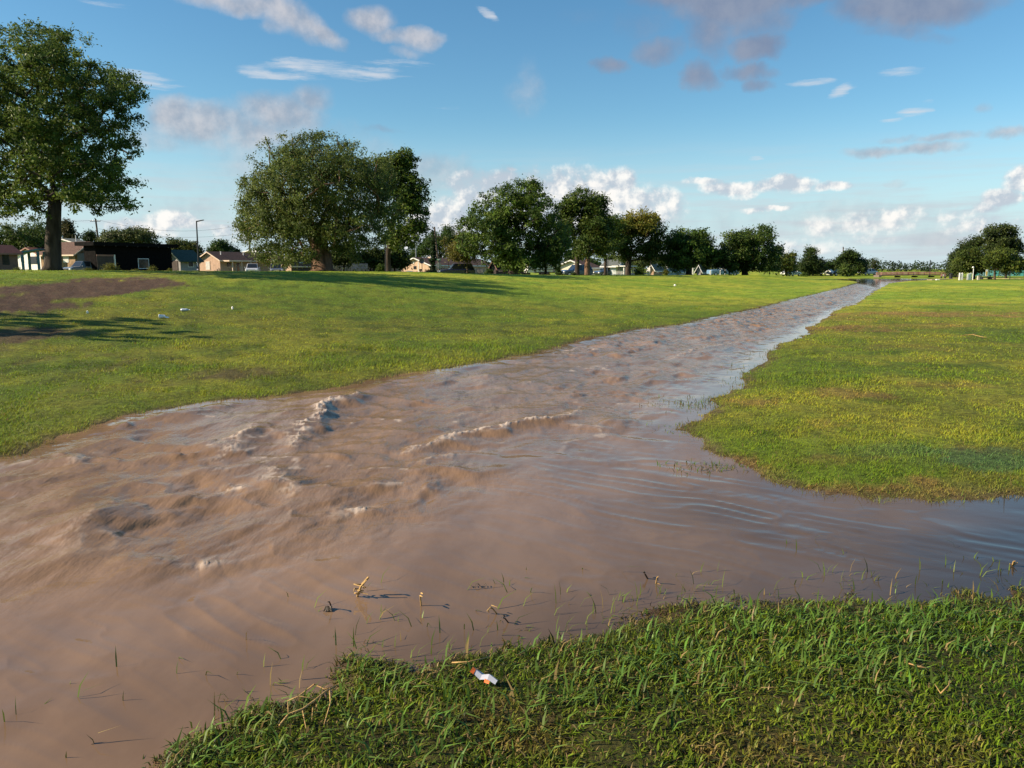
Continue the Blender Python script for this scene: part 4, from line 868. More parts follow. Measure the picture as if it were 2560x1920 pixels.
class House:
    """a house set square to the street; local x runs along its front (away from us), y along its left end wall"""
    def __init__(s, name, label, px, d, lpx, rpx, eave, ridge, wall, roof, trim, along='x', over=.4, flat=False, base=None, group='houses across the street', cat='house', wallname='wall'):
        c = P(px, 676, d); s.c = c; s.zb = (gz(c.x, c.y) if base is None else base) - .1
        s.o = thing(name, label, cat, (c.x, c.y, s.zb), ROTH, group)
        s.L = s.fx(rpx); s.W = s.fy(lpx); s.he = P(px, eave, d).z - s.zb
        dr = d + HY.y * s.W / 2 if along == 'x' else d + HX.y * s.L / 2
        s.hr = P(px, ridge, dr).z - s.zb
        L, W, he, hr = s.L, s.W, s.he, s.hr; mb = MB()
        if flat:
            mb.box(0, L, 0, W, 0, he)
            mb.build(wallname, wall, s.o)
            r = MB(); r.box(-over, L + over, -over, W + over, he - .35, he + .12); r.build('roof', roof, s.o)
        else:
            if along == 'x':
                mb.prism([(0, 0), (W, 0), (W, he), (W / 2, hr - .06), (0, he)], 0, L, 'x')
            else:
                mb.prism([(0, 0), (L, 0), (L, he), (L / 2, hr - .06), (0, he)], 0, W, 'y')
            mb.build(wallname, wall, s.o)
            half = (W if along == 'x' else L) / 2; sl = (hr - he) / half; r = MB(); t = MB()
            e = he - sl * over; a0, a1 = -over, (L if along == 'x' else W) + over; ax = 'x' if along == 'x' else 'y'
            for sg in (0, 1):
                pl = [(-over, e), (half, hr), (half, hr + .12), (-over, e + .12)]
                if sg: pl = [(2 * half - u, w) for u, w in pl]
                r.prism(pl, a0, a1, ax)
                tr = [(-over - .02, e - .10), (half, hr - .10), (half, hr + .09), (-over - .02, e + .09)]
                if sg: tr = [(2 * half - u, w) for u, w in tr]
                t.prism(tr, a0 - .06, a0 - .005, ax); t.prism(tr, a1 + .005, a1 + .06, ax)
                u0, u1 = (-over - .07, -over - .025) if not sg else (2 * half + over + .025, 2 * half + over + .07)
                t.prism([(u0, e - .08), (u1, e - .08), (u1, e + .10), (u0, e + .10)], a0, a1, ax)
            s.roof = r.build('roof', roof, s.o); t.build('roof_trim', trim, s.o)
    def fx(s, px): k = float(ray(px, 672)[0]); return (k * s.c.y - s.c.x) / (HX.x - k * HX.y)
    def fy(s, px): k = float(ray(px, 672)[0]); return (k * s.c.y - s.c.x) / (HY.x - k * HY.y)
    def fz(s, py, a, b=0): return P(1280, py, s.c.y + HX.y * a + HY.y * b).z - s.zb
    def window(s, face, p0, p1, y0, y1, frame=None, pane=None, name='window', proud=.05):
        frame = frame or T_WHITE; pane = pane or GLASS
        if face == 'front':
            a, b = sorted((s.fx(p0), s.fx(p1))); zt, zb = s.fz(y0, a), max(.1, s.fz(y1, a)); f = MB().box(a, b, -proud, .02, zb, zt).build(name, frame, s.o)
            ins = min(.08, (b - a) * .15); MB().box(a + ins, b - ins, -proud - .012, .01, zb + ins, zt - ins).build('pane', pane, f)
            return a, b, zb, zt, f
        a, b = sorted((s.fy(p0), s.fy(p1))); zt, zb = s.fz(y0, 0, a), max(.1, s.fz(y1, 0, a)); f = MB().box(-proud, .02, a, b, zb, zt).build(name, frame, s.o)
        ins = min(.08, (b - a) * .15); MB().box(-proud - .012, .01, a + ins, b - ins, zb + ins, zt - ins).build('pane', pane, f)
        return a, b, zb, zt, f
    def pipe(s, px, top, back=.25):
        a = s.fx(px); y = s.W * back; z = s.he + (s.hr - s.he) * (back * 2)
        m = MB().lathe([(.07, -.1), (.07, s.fz(top, a, y) - z), (.09, s.fz(top, a, y) - z), (.09, s.fz(top, a, y) - z + .05)], (a, y, z), 8); m.build('vent_pipe', T_WHITE, s.o)

# --- left end of the street
h = House('brick_house', 'brown brick house cut by the left edge of the picture', -70, 88, -110, 47, 629, 612, W_BRICK, R_RED, T_RED)
h.window('front', 8, 25, 634, 662, DARKM)
h = House('white_house', 'white house behind the teal picnic shelter', 106, 122, 44, 150, 637, 620, W_WHITE, R_RED, T_RED); h.window('end', 78, 94, 641, 660, DARKM); h.window('end', 54, 62, 641, 656)
h = House('house', 'house of patchy stone with brown roof and plain grey gable', 190, 103, 104, 262, 633, 606, W_STONE, R_BROWN, T_CREAM, along='y')
MB().box(.3, h.L * .93, -.06, -.005, 0, h.he).build('gable_facing', W_GREY, h.o)
h.window('end', 161, 174, 640, 656, T_WHITE, BLIND); h.window('end', 118, 130, 640, 655, T_WHITE, GLASS)
h = House('house', 'house with long grey-green roof behind the patchy stone one', 232, 132, 96, 262, 619, 597, W_WHITE, R_GREY, T_WHITE); h.pipe(238, 589, .3)
MB().lathe([(.12, 0), (.12, .55), (.16, .56), (.16, .7)], (h.L * .2, h.W * .55, h.hr - .15), 8).build('chimney', T_WHITE, h.o)
h = House('flat_roofed_house', 'long flat-roofed house, its shade put into near-black walls, with dark open garage', 242, 99, 213, 431, 607, 600, W_SHADE, R_BLACK, R_BLACK, flat=True, over=.7)
a, b = h.fx(240), h.fx(285); zt = h.fz(640, a)
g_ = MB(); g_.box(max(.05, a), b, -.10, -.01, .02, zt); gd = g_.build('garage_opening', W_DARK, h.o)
MB().box(max(.02, a), b, -.16, -.105, zt, zt + .20).build('lintel', T_RED, gd); MB().box(b, b + .16, -.22, -.02, 0, zt + .2).build('post', T_WHITE, gd)
h.window('front', 346, 373, 646, 672, T_WHITE, GLASS)
a, b = h.fx(344), h.fx(375); MB().box(a, b, -.3, -.02, .15, .5).build('planter_ledge', T_WHITE, h.o)
for k in range(7):
    u = h.L * (.06 + .14 * k); MB().box(u, u + .07, -.86, -.70, h.he - .42, h.he - .28).build('rafter_end', W_DARK, h.o)
h = House('house', 'low house with green roof and grey end wall right of the flat-roofed one', 452, 112, 420, 492, 644, 626, W_GREY, R_GREEN, R_GREEN, over=.7)
h.window('end', 428, 446, 652, 676, W_DARK, W_DARK, 'door'); h.window('front', 470, 484, 652, 668, T_WHITE, GLASS)
# --- tan gabled house with porch
h = House('tan_house', 'tan house with lit gable, brown roof and shaded porch', 551, 130, 497, 712, 649, 630, W_TAN, R_BROWN, T_CREAM)
h.window('end', 515, 526, 653, 675, T_CREAM, BLIND); h.window('front', 566, 578, 655, 668, T_CREAM, GLASS); h.window('front', 590, 600, 655, 679, T_WHITE, GLASS, 'door')
a, b = h.fx(553), h.fx(620); pz = h.fz(652, a); MB().box(a, b, -1.9, .0, pz - .12, pz + .10).build('porch_roof', T_CREAM, h.o)
for px in (562, 585, 608): u = h.fx(px); MB().box(u, u + .13, -1.8, -1.67, 0, pz - .12).build('porch_post', T_CREAM, h.o)
a2, b2 = h.fx(642), h.fx(690); pz2 = h.fz(650, a2); MB().box(a2, b2, -3.4, .0, pz2 - .1, pz2 + .12).build('carport_roof', T_CREAM, h.o)
for u in (a2 + .1, b2 - .2): MB().box(u, u + .12, -3.3, -3.18, 0, pz2 - .1).build('carport_post', T_CREAM, h.o)
for px, t in ((569, 629), (625, 633), (653, 633)): h.pipe(px, t, .28)
h = House('house', 'tan and dark brown house half hidden by the thick-trunked tree', 728, 120, 713, 830, 656, 640, W_TAN, R_BROWN, T_CREAM); MB().box(.15, h.L - .1, -.05, -.005, 0, h.he).build('brick_facing', W_DARK, h.o); h.window('front', 747, 755, 656, 668, T_WHITE, BLIND, proud=.12)
h = House('house', 'distant house with white roof edge behind the tan one', 660, 175, 590, 700, 636, 627, W_CREAM, T_WHITE, T_WHITE)
MB().box(h.L * .1, h.L * .1 + .6, h.W * .3, h.W * .3 + .6, h.hr - .4, h.hr + .7).build('chimney', T_WHITE, h.o)
# --- peach house
h = House('peach_house', 'peach house with lit gable, satellite dish and brown roof', 1075, 132, 1000, 1232, 662, 645, W_PEACH, R_BROWN, T_WHITE)
h.window('end', 1034, 1041, 665, 673, W_DARK, GLASS); a = h.fy(1047); MB().box(-.05, -.004, a, a + .1, 0, h.he + .5).build('downpipe', T_WHITE, h.o); MB().box(-.05, -.004, h.fy(1036), h.fy(1033), h.he + .2, h.he + .5).build('gable_vent', T_WHITE, h.o)
h.window('front', 1172, 1182, 670, 680, T_WHITE, BLIND); h.window('front', 1100, 1120, 668, 678, T_WHITE, GLASS); h.window('front', 1192, 1206, 672, 684, T_RED, GLASS); h.pipe(1117, 644, .3)
MB().box(h.L * .18, h.L * .18 + 1.2, h.W * .4, h.W * .4 + .6, h.hr - .4, h.hr + .25).build('chimney', T_CREAM, h.o)
h = House('dark_house', 'dark shaded house behind the largest elm', 1240, 124, 1228, 1326, 664, 652, W_DARK, R_BLACK, T_RED); h.window('front', 1245, 1256, 668, 680, W_GREY, GLASS); h.window('front', 1290, 1312, 670, 676, T_WHITE, BLIND)
h = House('cream_house', 'cream house with long bare lit end wall behind the blue wagon', 1468, 130, 1388, 1500, 668, 651, W_CREAM, R_BROWN, T_WHITE); h.window('end', 1448, 1460, 672, 683, T_WHITE, GLASS)
h = House('porch_house', 'small white house with railed front porch and grey-brown roof', 1540, 128, 1508, 1566, 665, 651, W_BLUE, R_GREY, T_WHITE, along='y'); h.window('front', 1543, 1548, 666, 680, T_WHITE, GLASS, 'door'); h.window('end', 1516, 1526, 667, 676, T_WHITE, GLASS)
for k, px in enumerate((1529, 1537, 1545, 1552, 1560)):
    u = h.fx(px); MB().box(u, u + .14, -2.1, -1.96, 0, h.he - .1).build('porch_post', T_WHITE, h.o)
MB().box(h.fx(1528), h.fx(1561), -2.3, -.05, h.he - .1, h.he + .06).build('porch_roof', T_WHITE, h.o)
for z_ in (.45, 1.0): MB().box(h.fx(1500), h.fx(1556), -2.08, -2.0, z_, z_ + .07).build('rail', T_WHITE, h.o)
for k in range(26): u = h.fx(1500) + (h.fx(1556) - h.fx(1500)) * k / 25; MB().box(u, u + .05, -2.06, -2.02, .05, 1.0).build('baluster', T_WHITE, h.o)
h = House('house', 'small tan house right of the tall white sign', 1634, 140, 1624, 1664, 670, 662, W_TAN, R_GREY, T_WHITE); h.window('front', 1641, 1647, 674, 683, T_WHITE, GLASS)
h = House('house', 'pale blue-grey cottage with white gable trim left of the round elm', 1670, 146, 1658, 1694, 671, 661, W_BLUE, R_GREY, T_WHITE); h.window('end', 1662, 1666, 673, 682, T_WHITE, GLASS)
h = House('house', 'low white building seen under the round elm', 1700, 152, 1690, 1725, 675, 669, W_WHITE, R_GREY, T_WHITE); h.window('front', 1706, 1714, 677, 683, T_WHITE, GLASS)
h = House('house', 'dark grey house right of the round elm trunk', 1752, 156, 1742, 1772, 673, 663, W_GREY, R_GREY, T_WHITE); h.window('front', 1757, 1764, 676, 684, T_WHITE, GLASS)
h = House('white_building', 'far white building with low roof beyond the parked cars', 2080, 180, 2062, 2114, 682, 675, W_WHITE, T_WHITE, T_WHITE, over=.2); h.window('end', 2066, 2074, 679, 685, W_GREY, GLASS); h.window('front', 2088, 2094, 682, 687, W_GREY, GLASS)

# --- road along the houses
vv = np.linspace(-60, 240, 121); off = np.array([44., 46, 48, 50, 52])
Vg, Og = np.meshgrid(vv, off, indexing='ij'); rx_ = l0[0] + TX * Vg - TY * Og; ry_ = l0[1] + TY * Vg + TX * Og
rz_, _, _ = terrain(rx_.ravel(), ry_.ravel()); n_o = len(off); ib = (np.arange(120)[:, None] * n_o + np.arange(n_o - 1)[None, :]).ravel()
road = np_mesh('road', np.stack([rx_.ravel(), ry_.ravel(), rz_ + .05], 1), np.stack([ib, ib + n_o, ib + n_o + 1, ib + 1], 1), ASPH, smooth=True); tag(road, kind='structure')
for side, o_ in (('near', 43.8), ('far', 52.0)):
    mb = MB(); xs = l0[0] + TX * vv - TY * o_; ys = l0[1] + TY * vv + TX * o_; z_, _, _ = terrain(np.repeat(xs, 5), np.repeat(ys, 5)); z_ = z_[::5]
    for k in range(120):
        p0, p1 = (xs[k], ys[k], z_[k]), (xs[k + 1], ys[k + 1], z_[k + 1]); nx, ny = -TY * .2, TX * .2
        mb.hexa([(p0[0], p0[1], p0[2] - .1), (p1[0], p1[1], p1[2] - .1), (p1[0] + nx, p1[1] + ny, p1[2] - .1), (p0[0] + nx, p0[1] + ny, p0[2] - .1), (p0[0], p0[1], p0[2] + .16), (p1[0], p1[1], p1[2] + .16), (p1[0] + nx, p1[1] + ny, p1[2] + .16), (p0[0] + nx, p0[1] + ny, p0[2] + .16)])
    tag(mb.build('kerb', CONC), kind='structure')

# ------------------------------------------------------------------ vehicles
TYRE = material('tyre', (.015, .015, .016), .85); RIM = material('rim', (.5, .5, .52), .3, metal=.9); LAMP = material('headlamp', (.75, .76, .78), .12, .05, spec=.8); CHROME = material('chrome', (.6, .6, .62), .2, metal=1.0)
def vehicle(name, label, px, d, yaw, color, kind='suv', py=None, cat='car', group='vehicles parked by the houses', scale=1.0):
    c = P(px, 680, d); z = gz(c.x, c.y) if py is None else P(px, py, d).z
    o = thing(name, label, cat, (c.x, c.y, z), yaw, group); o.scale = (scale,) * 3
    body = material('paint_' + name, color, .28, .05, 2, spec=.5, coat=.6)
    prof = {'suv': dict(L=4.6, W=1.85, hood=1.02, roof=1.72, c0=1.35, c1=1.95, c2=4.15, c3=4.5),
            'sedan': dict(L=4.6, W=1.8, hood=.92, roof=1.45, c0=1.3, c1=2.0, c2=3.3, c3=4.0),
            'pickup': dict(L=5.6, W=2.0, hood=1.18, roof=1.88, c0=1.55, c1=2.15, c2=3.35, c3=3.6)}[kind]
    L, W, hd, rf, c0, c1, c2, c3 = (prof[k] for k in ('L', 'W', 'hood', 'roof', 'c0', 'c1', 'c2', 'c3')); b0 = .28; hw = W / 2
    # lower body: front at x=0; rings along the length
    st = [(0.0, .42, hd - .30, .86), (.12, .32, hd - .16, .95), (.5, b0, hd - .05, 1.0), (c0, b0, hd + .02, 1.0), (c3, b0, hd + .03, 1.0), (L - .2, b0 + .02, hd + (.0 if kind != 'sedan' else -.02), .98), (L, .42, hd - .12, .90)]
    mb = MB(); ring = []
    for x, zl, zh, k in st:
        w = hw * k; ring.append([(x, -w * .92, zl), (x, -w, zl + .18), (x, -w, zh - .14), (x, -w * .90, zh), (x, w * .90, zh), (x, w, zh - .14), (x, w, zl + .18), (x, w * .92, zl)])
    for r_ in ring: mb.v += r_
    for i in range(len(st) - 1):
        for k in range(8): mb.f.append((i * 8 + k, i * 8 + (k + 1) % 8, (i + 1) * 8 + (k + 1) % 8, (i + 1) * 8 + k))
    mb.f.append(tuple(range(8))); mb.f.append(tuple(range(len(st) * 8 - 1, len(st) * 8 - 9, -1)))
    mb.build('body', body, o, bevel=.015)
    zb = hd + .0; wt_, wb = hw * .74, hw * .88
    cab = MB().hexa([(c0, -wb, zb), (c3, -wb, zb), (c3, wb, zb), (c0, wb, zb), (c1, -wt_, rf), (c2, -wt_, rf), (c2, wt_, rf), (c1, wt_, rf)]).build('cabin', body, o, bevel=.03)
    def lp(a, b, t): return tuple(a[i] + (b[i] - a[i]) * t for i in range(3))
    def pane(nm, A, B, Cc, D, out, ins=.10):
        ce = tuple(sum(q[i] for q in (A, B, Cc, D)) / 4 for i in range(3)); q = [lp(v_, ce, ins) for v_ in (A, B, Cc, D)]
        f_ = [tuple(v_[i] + out[i] * .012 for i in range(3)) for v_ in q]; bk = [tuple(v_[i] - out[i] * .02 for i in range(3)) for v_ in q]
        MB().hexa(bk + f_).build(nm, GLASS, o)
    pane('windshield', (c0, -wb, zb), (c0, wb, zb), (c1, wt_, rf), (c1, -wt_, rf), (-.75, 0, .6)); pane('rear_window', (c3, -wb, zb), (c3, wb, zb), (c2, wt_, rf), (c2, -wt_, rf), (.8, 0, .5))
    for sg in (-1, 1):
        m0, m1 = (c0 + c3) / 2, (c1 + c2) / 2
        pane('side_window', (c0 + .1, sg * wb, zb), (m0 - .04, sg * wb, zb), (m1 - .04, sg * wt_, rf), (c1 + .05, sg * wt_, rf), (0, sg, .1), .12)
        pane('side_window', (m0 + .04, sg * wb, zb), (c3 - .08, sg * wb, zb), (c2 - .05, sg * wt_, rf), (m1 + .04, sg * wt_, rf), (0, sg, .1), .12)
        for wx_ in (.85, L - .95):
            w_ = MB().lathe([(.30, -.10), (.345, -.07), (.345, .07), (.30, .10)], (wx_, sg * (hw - .08), .34), 16, 'y').build('wheel', TYRE, o)
            MB().lathe([(.20, -.11), (.21, 0), (.20, .11)], (wx_, sg * (hw - .08), .34), 12, 'y').build('rim', RIM, w_)
        MB().box(-.03, .16, sg * hw * .80 - .2, sg * hw * .80 + .12 if sg < 0 else sg * hw * .80 + .1, hd - .36, hd - .20).build('headlight', LAMP, o, bevel=.02)
        MB().box(c0 + .2, c0 + .32, sg * (hw + .02), sg * (hw + .18), zb + .02, zb + .16).build('mirror', body, o, bevel=.02)
    MB().box(-.05, .04, -hw * .52, hw * .52, hd - .46, hd - .22).build('grille', CHROME if kind == 'pickup' else DARKM, o, bevel=.01)
    MB().box(-.10, .12, -hw * .93, hw * .93, .40, .56).build('bumper', CHROME, o, bevel=.03)
    if kind == 'pickup': MB().box(c3 + .1, L - .12, -hw * .8, hw * .8, hd - .3, hd + .045).build('bed_liner', DARKM, o)
    return o
TOCAM = math.radians(90)
vehicle('pickup_truck', 'silver-white pickup facing us in front of the tan house', 629, 122, TOCAM + .25, (.55, .56, .58), 'pickup', cat='truck')
vehicle('pickup_truck', 'dark pickup in the shaded carport of the tan house', 692, 126, TOCAM + .35, (.10, .105, .12), 'pickup', cat='truck')
vehicle('van', 'white van between the green-roofed porch and the tan house', 490, 140, TOCAM + .6, (.72, .72, .72), 'suv', cat='van', scale=1.1)
vehicle('hatchback', 'grey hatchback just right of the nearest tree trunk', 164, 97, 1.15, (.14, .15, .16), 'suv')
vehicle('station_wagon', 'navy wagon with white front parked before the peach house', 1096, 99, .22, (.012, .018, .045), 'suv')
vehicle('station_wagon', 'bright blue wagon parked by the cream house', 1404, 112, .35, (.03, .075, .19), 'suv')
vehicle('pickup_truck', 'light blue pickup under the drooping last elm', 1842, 145, math.pi + .2, (.16, .28, .42), 'pickup', cat='truck')
vehicle('car', 'blue car half hidden behind the forked pale trunk', 1490, 128, .5, (.05, .10, .18), 'sedan')
vehicle('car', 'white rounded car beyond the last elm', 1997, 165, math.pi + .5, (.70, .71, .70), 'sedan')
vehicle('car', 'silver-white car left of the far white building', 2040, 170, 1.1, (.62, .63, .64), 'suv')
vehicle('car', 'black car in front of the far white building', 2076, 168, .2, (.015, .015, .017), 'sedan')
vehicle('car', 'white car in shade under the large round tree', 2150, 176, .4, (.6, .6, .6), 'sedan')
# caravan
c = P(1355, 680, 120); o = thing('caravan', 'white travel trailer under the elms', 'trailer', (c.x, c.y, gz(c.x, c.y)), .25, None)
MB().prism([(-2.6, .55), (2.3, .55), (2.6, 1.2), (2.5, 2.2), (2.2, 2.5), (-2.4, 2.5), (-2.6, 2.2)], -1.1, 1.1, 'y').build('body', T_WHITE, o, bevel=.05)
for x0 in (-1.9, -.4, 1.2): w_ = MB().box(x0, x0 + .8, -1.14, -1.05, 1.45, 2.0).build('window', METAL, o); MB().box(x0 + .06, x0 + .74, -1.155, -1.1, 1.51, 1.94).build('pane', GLASS, w_)
MB().box(-2.55, 2.4, -1.125, -1.09, .95, 1.12).build('stripe', W_GREY, o)
for x0 in (-.5, .35): MB().lathe([(.28, -.1), (.33, -.07), (.33, .07), (.28, .1)], (x0, -1.02, .33), 14, 'y').build('wheel', TYRE, o)
MB().box(-.9, .75, -1.14, -1.0, .5, .72).build('wheel_arch', W_GREY, o); MB().tube([(2.4, 0, .5), (3.5, 0, .5)], .06, 6).build('drawbar', DARKM, o); MB().tube([(3.4, 0, .5), (3.4, 0, 0)], .04, 6).build('jockey_leg', DARKM, o)
# flat trailer in front of it
c = P(1362, 682, 110); o = thing('flat_trailer', 'low dark flat trailer parked before the white caravan', 'trailer', (c.x, c.y, gz(c.x, c.y)), .1)
MB().box(-1.5, 1.3, -.8, .8, .55, .68).build('deck', DARKM, o)
for x0 in (-.4, .4): MB().lathe([(.24, -.09), (.28, -.06), (.28, .06), (.24, .09)], (x0, -.85, .28), 12, 'y').build('wheel', TYRE, o); MB().lathe([(.24, -.09), (.28, -.06), (.28, .06), (.24, .09)], (x0, .85, .28), 12, 'y').build('wheel', TYRE, o)
MB().tube([(1.3, 0, .6), (2.3, 0, .5)], .05, 6).build('drawbar', DARKM, o)
for x0 in (-1.45, 1.25): MB().box(x0, x0 + .05, -.78, .78, .68, 1.0).build('end_rail', DARKM, o)

# ------------------------------------------------------------------ poles and wires
def pole(label, top, foot, d, r=.14, arms=(), mat=None, name='utility_pole', cat='pole', foot_z=None):
    t = P(top[0], top[1], d); f = P(foot[0], foot[1], d); u = (t - f); zf = gz(f.x, f.y) - .1 if foot_z is None else foot_z
    f = f + u * ((zf - f.z) / u.z); o = thing(name, label, cat, f, 0, 'utility poles' if name == 'utility_pole' else None); u = t - f
    MB().tube([(0, 0, 0), u * .5, u], [r * 1.15, r, r * .8], 10).build('shaft', mat or WOODP, o)
    for k, (down, w, sk) in enumerate(arms):
        q = u * (1 - down / u.length); ar = MB(); ar.box(q.x - w, q.x + w, q.y - r - .10, q.y - r + .02, q.z - .06, q.z + .06); a_ = ar.build('crossarm', WOODP, o)
        for sx in (-.9, -.45, .45, .9): MB().lathe([(.05, 0), (.06, .06), (.03, .14)], (q.x + sx * w, q.y - r - .04, q.z + .06), 8).build('insulator', METAL, a_)
    return o, t
_, t1 = pole('leaning wooden utility pole with crossarm behind the grey-green roof', (239, 548), (247, 610), 140, .17, [(.35, .9, 0)])
_, t2 = pole('wooden utility pole behind the tan house at the edge of the drooping tree', (619, 556), (626, 640), 150, .15)
_, t3 = pole('tall wooden utility pole beside the column cypress', (1086, 567), (1096, 660), 128, .16, [(1.6, .9, 0)])
_, t4 = pole('utility pole behind the large round tree', (2108, 617), (2108, 660), 200, .16, [])
pole('thin pole left of the large round tree', (2083, 649), (2083, 680), 195, .11, [])
_, t5 = pole('slim black pole behind the red bridge', (2326, 650), (2324, 693), 158, .11, [], DARKM)
pole('dark pole next to the tall white sign', (1627, 632), (1627, 686), 134, .06, [], DARKM, 'lamp_post', 'lamp post')
pole('thin dark pole right of the narrow dark tree', (1520, 640), (1519, 687), 116, .06, [], DARKM, 'lamp_post', 'lamp post')
pole('thin dark pole in front of the slender leaning pecan', (964, 590), (964, 684), 70, .05, [], DARKM, 'lamp_post', 'lamp post')
o, t = pole('dark lamp post with flat angled head before the tan house', (491, 552), (497.5, 677), 92, .09, [], DARKM, 'lamp_post', 'lamp post')
q = t - o.location; MB().hexa([(q.x, q.y - .12, q.z - .14), (q.x + .85, q.y - .16, q.z + .06), (q.x + .85, q.y + .16, q.z + .06), (q.x, q.y + .12, q.z - .14), (q.x, q.y - .12, q.z - .02), (q.x + .85, q.y - .16, q.z + .13), (q.x + .85, q.y + .16, q.z + .13), (q.x, q.y + .12, q.z - .02)]).build('lamp_head', DARKM, o)
def wire(label, a, b, sag, r=.018):
    o = thing('power_line', label, 'wire', a, 0, 'overhead wires'); pts = [(b - a) * (k / 24) + Vector((0, 0, -sag * 4 * (k / 24) * (1 - k / 24))) for k in range(25)]
    MB().tube(pts, r, 5).build('cable', DARKM, o)
up = Vector((0, 0, -.25)); off_l = P(-700, 560, 128)
wire('uppermost power line running left from the leaning pole', t1 + Vector((-.8, 0, -.2)), off_l, .8); wire('power line between the leaning pole and the next one right', t1 + Vector((.8, 0, -.2)), t2 + up, 1.6)
wire('lower power line between the leaning pole and the next one right', t1 + Vector((0, 0, -1.6)), t2 + Vector((0, 0, -1.9)), 1.2); wire('power line passing behind the drooping tree to the cypress pole', t2 + up, t3 + Vector((0, 0, -1.6)), 1.8)
wire('service wire dropping from pole to the tan house', t2 + Vector((0, 0, -2.6)), P(540, 640, 132), .6); wire('service wire dropping steeply from pole to the tan roof', t2 + Vector((0, 0, -2.9)), P(572, 632, 132), .3); wire('service wire dropping left from the leaning pole', t1 + Vector((0, 0, -1.9)), P(196, 590, 134), .2)
# mast on the peach house
c = P(1040, 648, 136); o = thing('antenna_mast', 'thin pale antenna mast behind the peach gable', 'antenna', (c.x, c.y, gz(c.x, c.y)), 0)
MB().tube([(0, 0, 0), (0, 0, P(1040, 618, 136).z - o.location.z)], .10, 6).build('mast', METAL, o); MB().tube([(0, 0, P(1040, 618, 136).z - o.location.z - .1), (0, 0, P(1040, 594, 136).z - o.location.z)], .04, 6).build('whip', METAL, o)

# ------------------------------------------------------------------ fence, bench, signs, street furniture on the left
FENCE = [material('fence_plank_%d' % k, c_, .9, .25, 3, stretch=(6, 6, .5)) for k, c_ in enumerate([(.24, .19, .15), (.31, .25, .20), (.19, .15, .12), (.36, .30, .25)])]
a = P(826, 680, 104); b = P(1004, 680, 112); o = thing('plank_fence', 'weathered grey-brown plank fence behind the bench', 'fence', (a.x, a.y, gz(a.x, a.y)), math.atan2(b.y - a.y, b.x - a.x)); Lf = (b - a).length; hgt_f = 1.55; nP = 58
me0 = None
for k in range(nP):
    w = Lf / nP; mb = MB().prism([(0, 0), (w * .93, 0), (w * .93, hgt_f + random.uniform(-.03, .05)), (0, hgt_f + random.uniform(-.03, .05))], -.012, .012, 'y'); p = mb.build('plank', FENCE[random.randrange(4)], o); p.location = (k * w, random.uniform(-.008, .008), 0)
for z_ in (.4, 1.2): MB().box(0, Lf, .02, .07, z_, z_ + .09).build('rail', FENCE[2], o)
for k in range(6): MB().box(k * Lf / 5 - .05, k * Lf / 5 + .05, .075, .17, -.2, hgt_f - .1).build('post', FENCE[2], o)
BENCH = material('bench_blue_grey', (.10, .13, .18), .6, .15, 5)
c = P(899, 682, 72); o = thing('park_bench', 'blue-grey slatted park bench in front of the plank fence', 'bench', (c.x, c.y, gz(c.x, c.y) - .02), .06)
for k in range(4): MB().box(-.72, .72, .20 + .03 * k, .235 + .03 * k, .52 + .115 * k, .615 + .115 * k).build('back_slat', BENCH, o)
for k in range(4): MB().box(-.72, .72, -.26 + .115 * k, -.16 + .115 * k, .43, .465).build('seat_slat', BENCH, o)
for sx in (-.55, .55):
    MB().tube([(sx, -.22, -.05), (sx, -.2, .42), (sx, .2, .42)], .03, 6).build('leg', DARKM, o); MB().tube([(sx, .22, -.05), (sx, .215, .45), (sx, .36, 1.0)], .03, 6).build('leg', DARKM, o)
c = P(1024, 684, 84); o = thing('yard_sign', 'white yard sign on the grass before the peach house', 'sign', (c.x, c.y, gz(c.x, c.y) - .05), .05)
MB().box(-.33, .33, -.015, .015, .06, .70).build('panel', T_WHITE, o)
for k, (x0, x1, z0) in enumerate([(-.18, .14, .44), (-.12, .2, .36), (-.2, .05, .28)]): MB().box(x0, x1, -.02, -.0155, z0, z0 + .045).build('print', METAL, o)
for sx in (-.3, .3): MB().box(sx - .02, sx + .02, -.012, .012, -.1, .06).build('stake', T_WHITE, o)
c = P(1055, 672, 121); o = thing('satellite_dish', 'large dark mesh satellite dish against the peach gable', 'satellite dish', (c.x, c.y, gz(c.x, c.y)), .1); zc = P(1055, 652.5, 121).z - o.location.z
MB().tube([(0, .25, -.1), (0, .25, zc)], .05, 8).build('mast', DARKM, o)
mb = MB()
for i in range(5):
    rr = .42 * i / 4
    for k in range(16): a_ = 2 * math.pi * k / 16; mb.v.append((rr * math.cos(a_), -.02 + .35 * (i / 4) ** 2 * -.5, zc + rr * math.sin(a_)))
for i in range(4):
    for k in range(16): mb.f.append((i * 16 + k, i * 16 + (k + 1) % 16, (i + 1) * 16 + (k + 1) % 16, (i + 1) * 16 + k))
mb.build('dish', material('dish_mesh', (.12, .11, .12), .6), o, smooth=True); MB().tube([(0, -.05, zc - .3), (0, -.5, zc)], .015, 5).build('feed_arm', DARKM, o); MB().lathe([(.03, -.05), (.04, 0), (.03, .06)], (0, -.5, zc), 8, 'y').build('feed_horn', DARKM, o)
c = P(1097, 684, 92); o = thing('street_sign', 'green street name sign over the back of a grey stop sign', 'sign', (c.x, c.y, gz(c.x, c.y) - .05), 0); zt = P(1097, 647, 92).z - o.location.z
MB().tube([(0, 0, 0), (0, 0, zt)], .03, 8).build('post', METAL, o); SG = material('sign_green', (.012, .16, .075), .4)
MB().box(-.26, .26, -.012, .012, zt - .18, zt).build('name_blade', SG, o); MB().box(-.15, .15, -.02, -.013, zt - .12, zt - .07).build('name_print', T_WHITE, o); MB().box(-.012, .012, -.24, .24, zt - .38, zt - .20).build('cross_blade', SG, o)
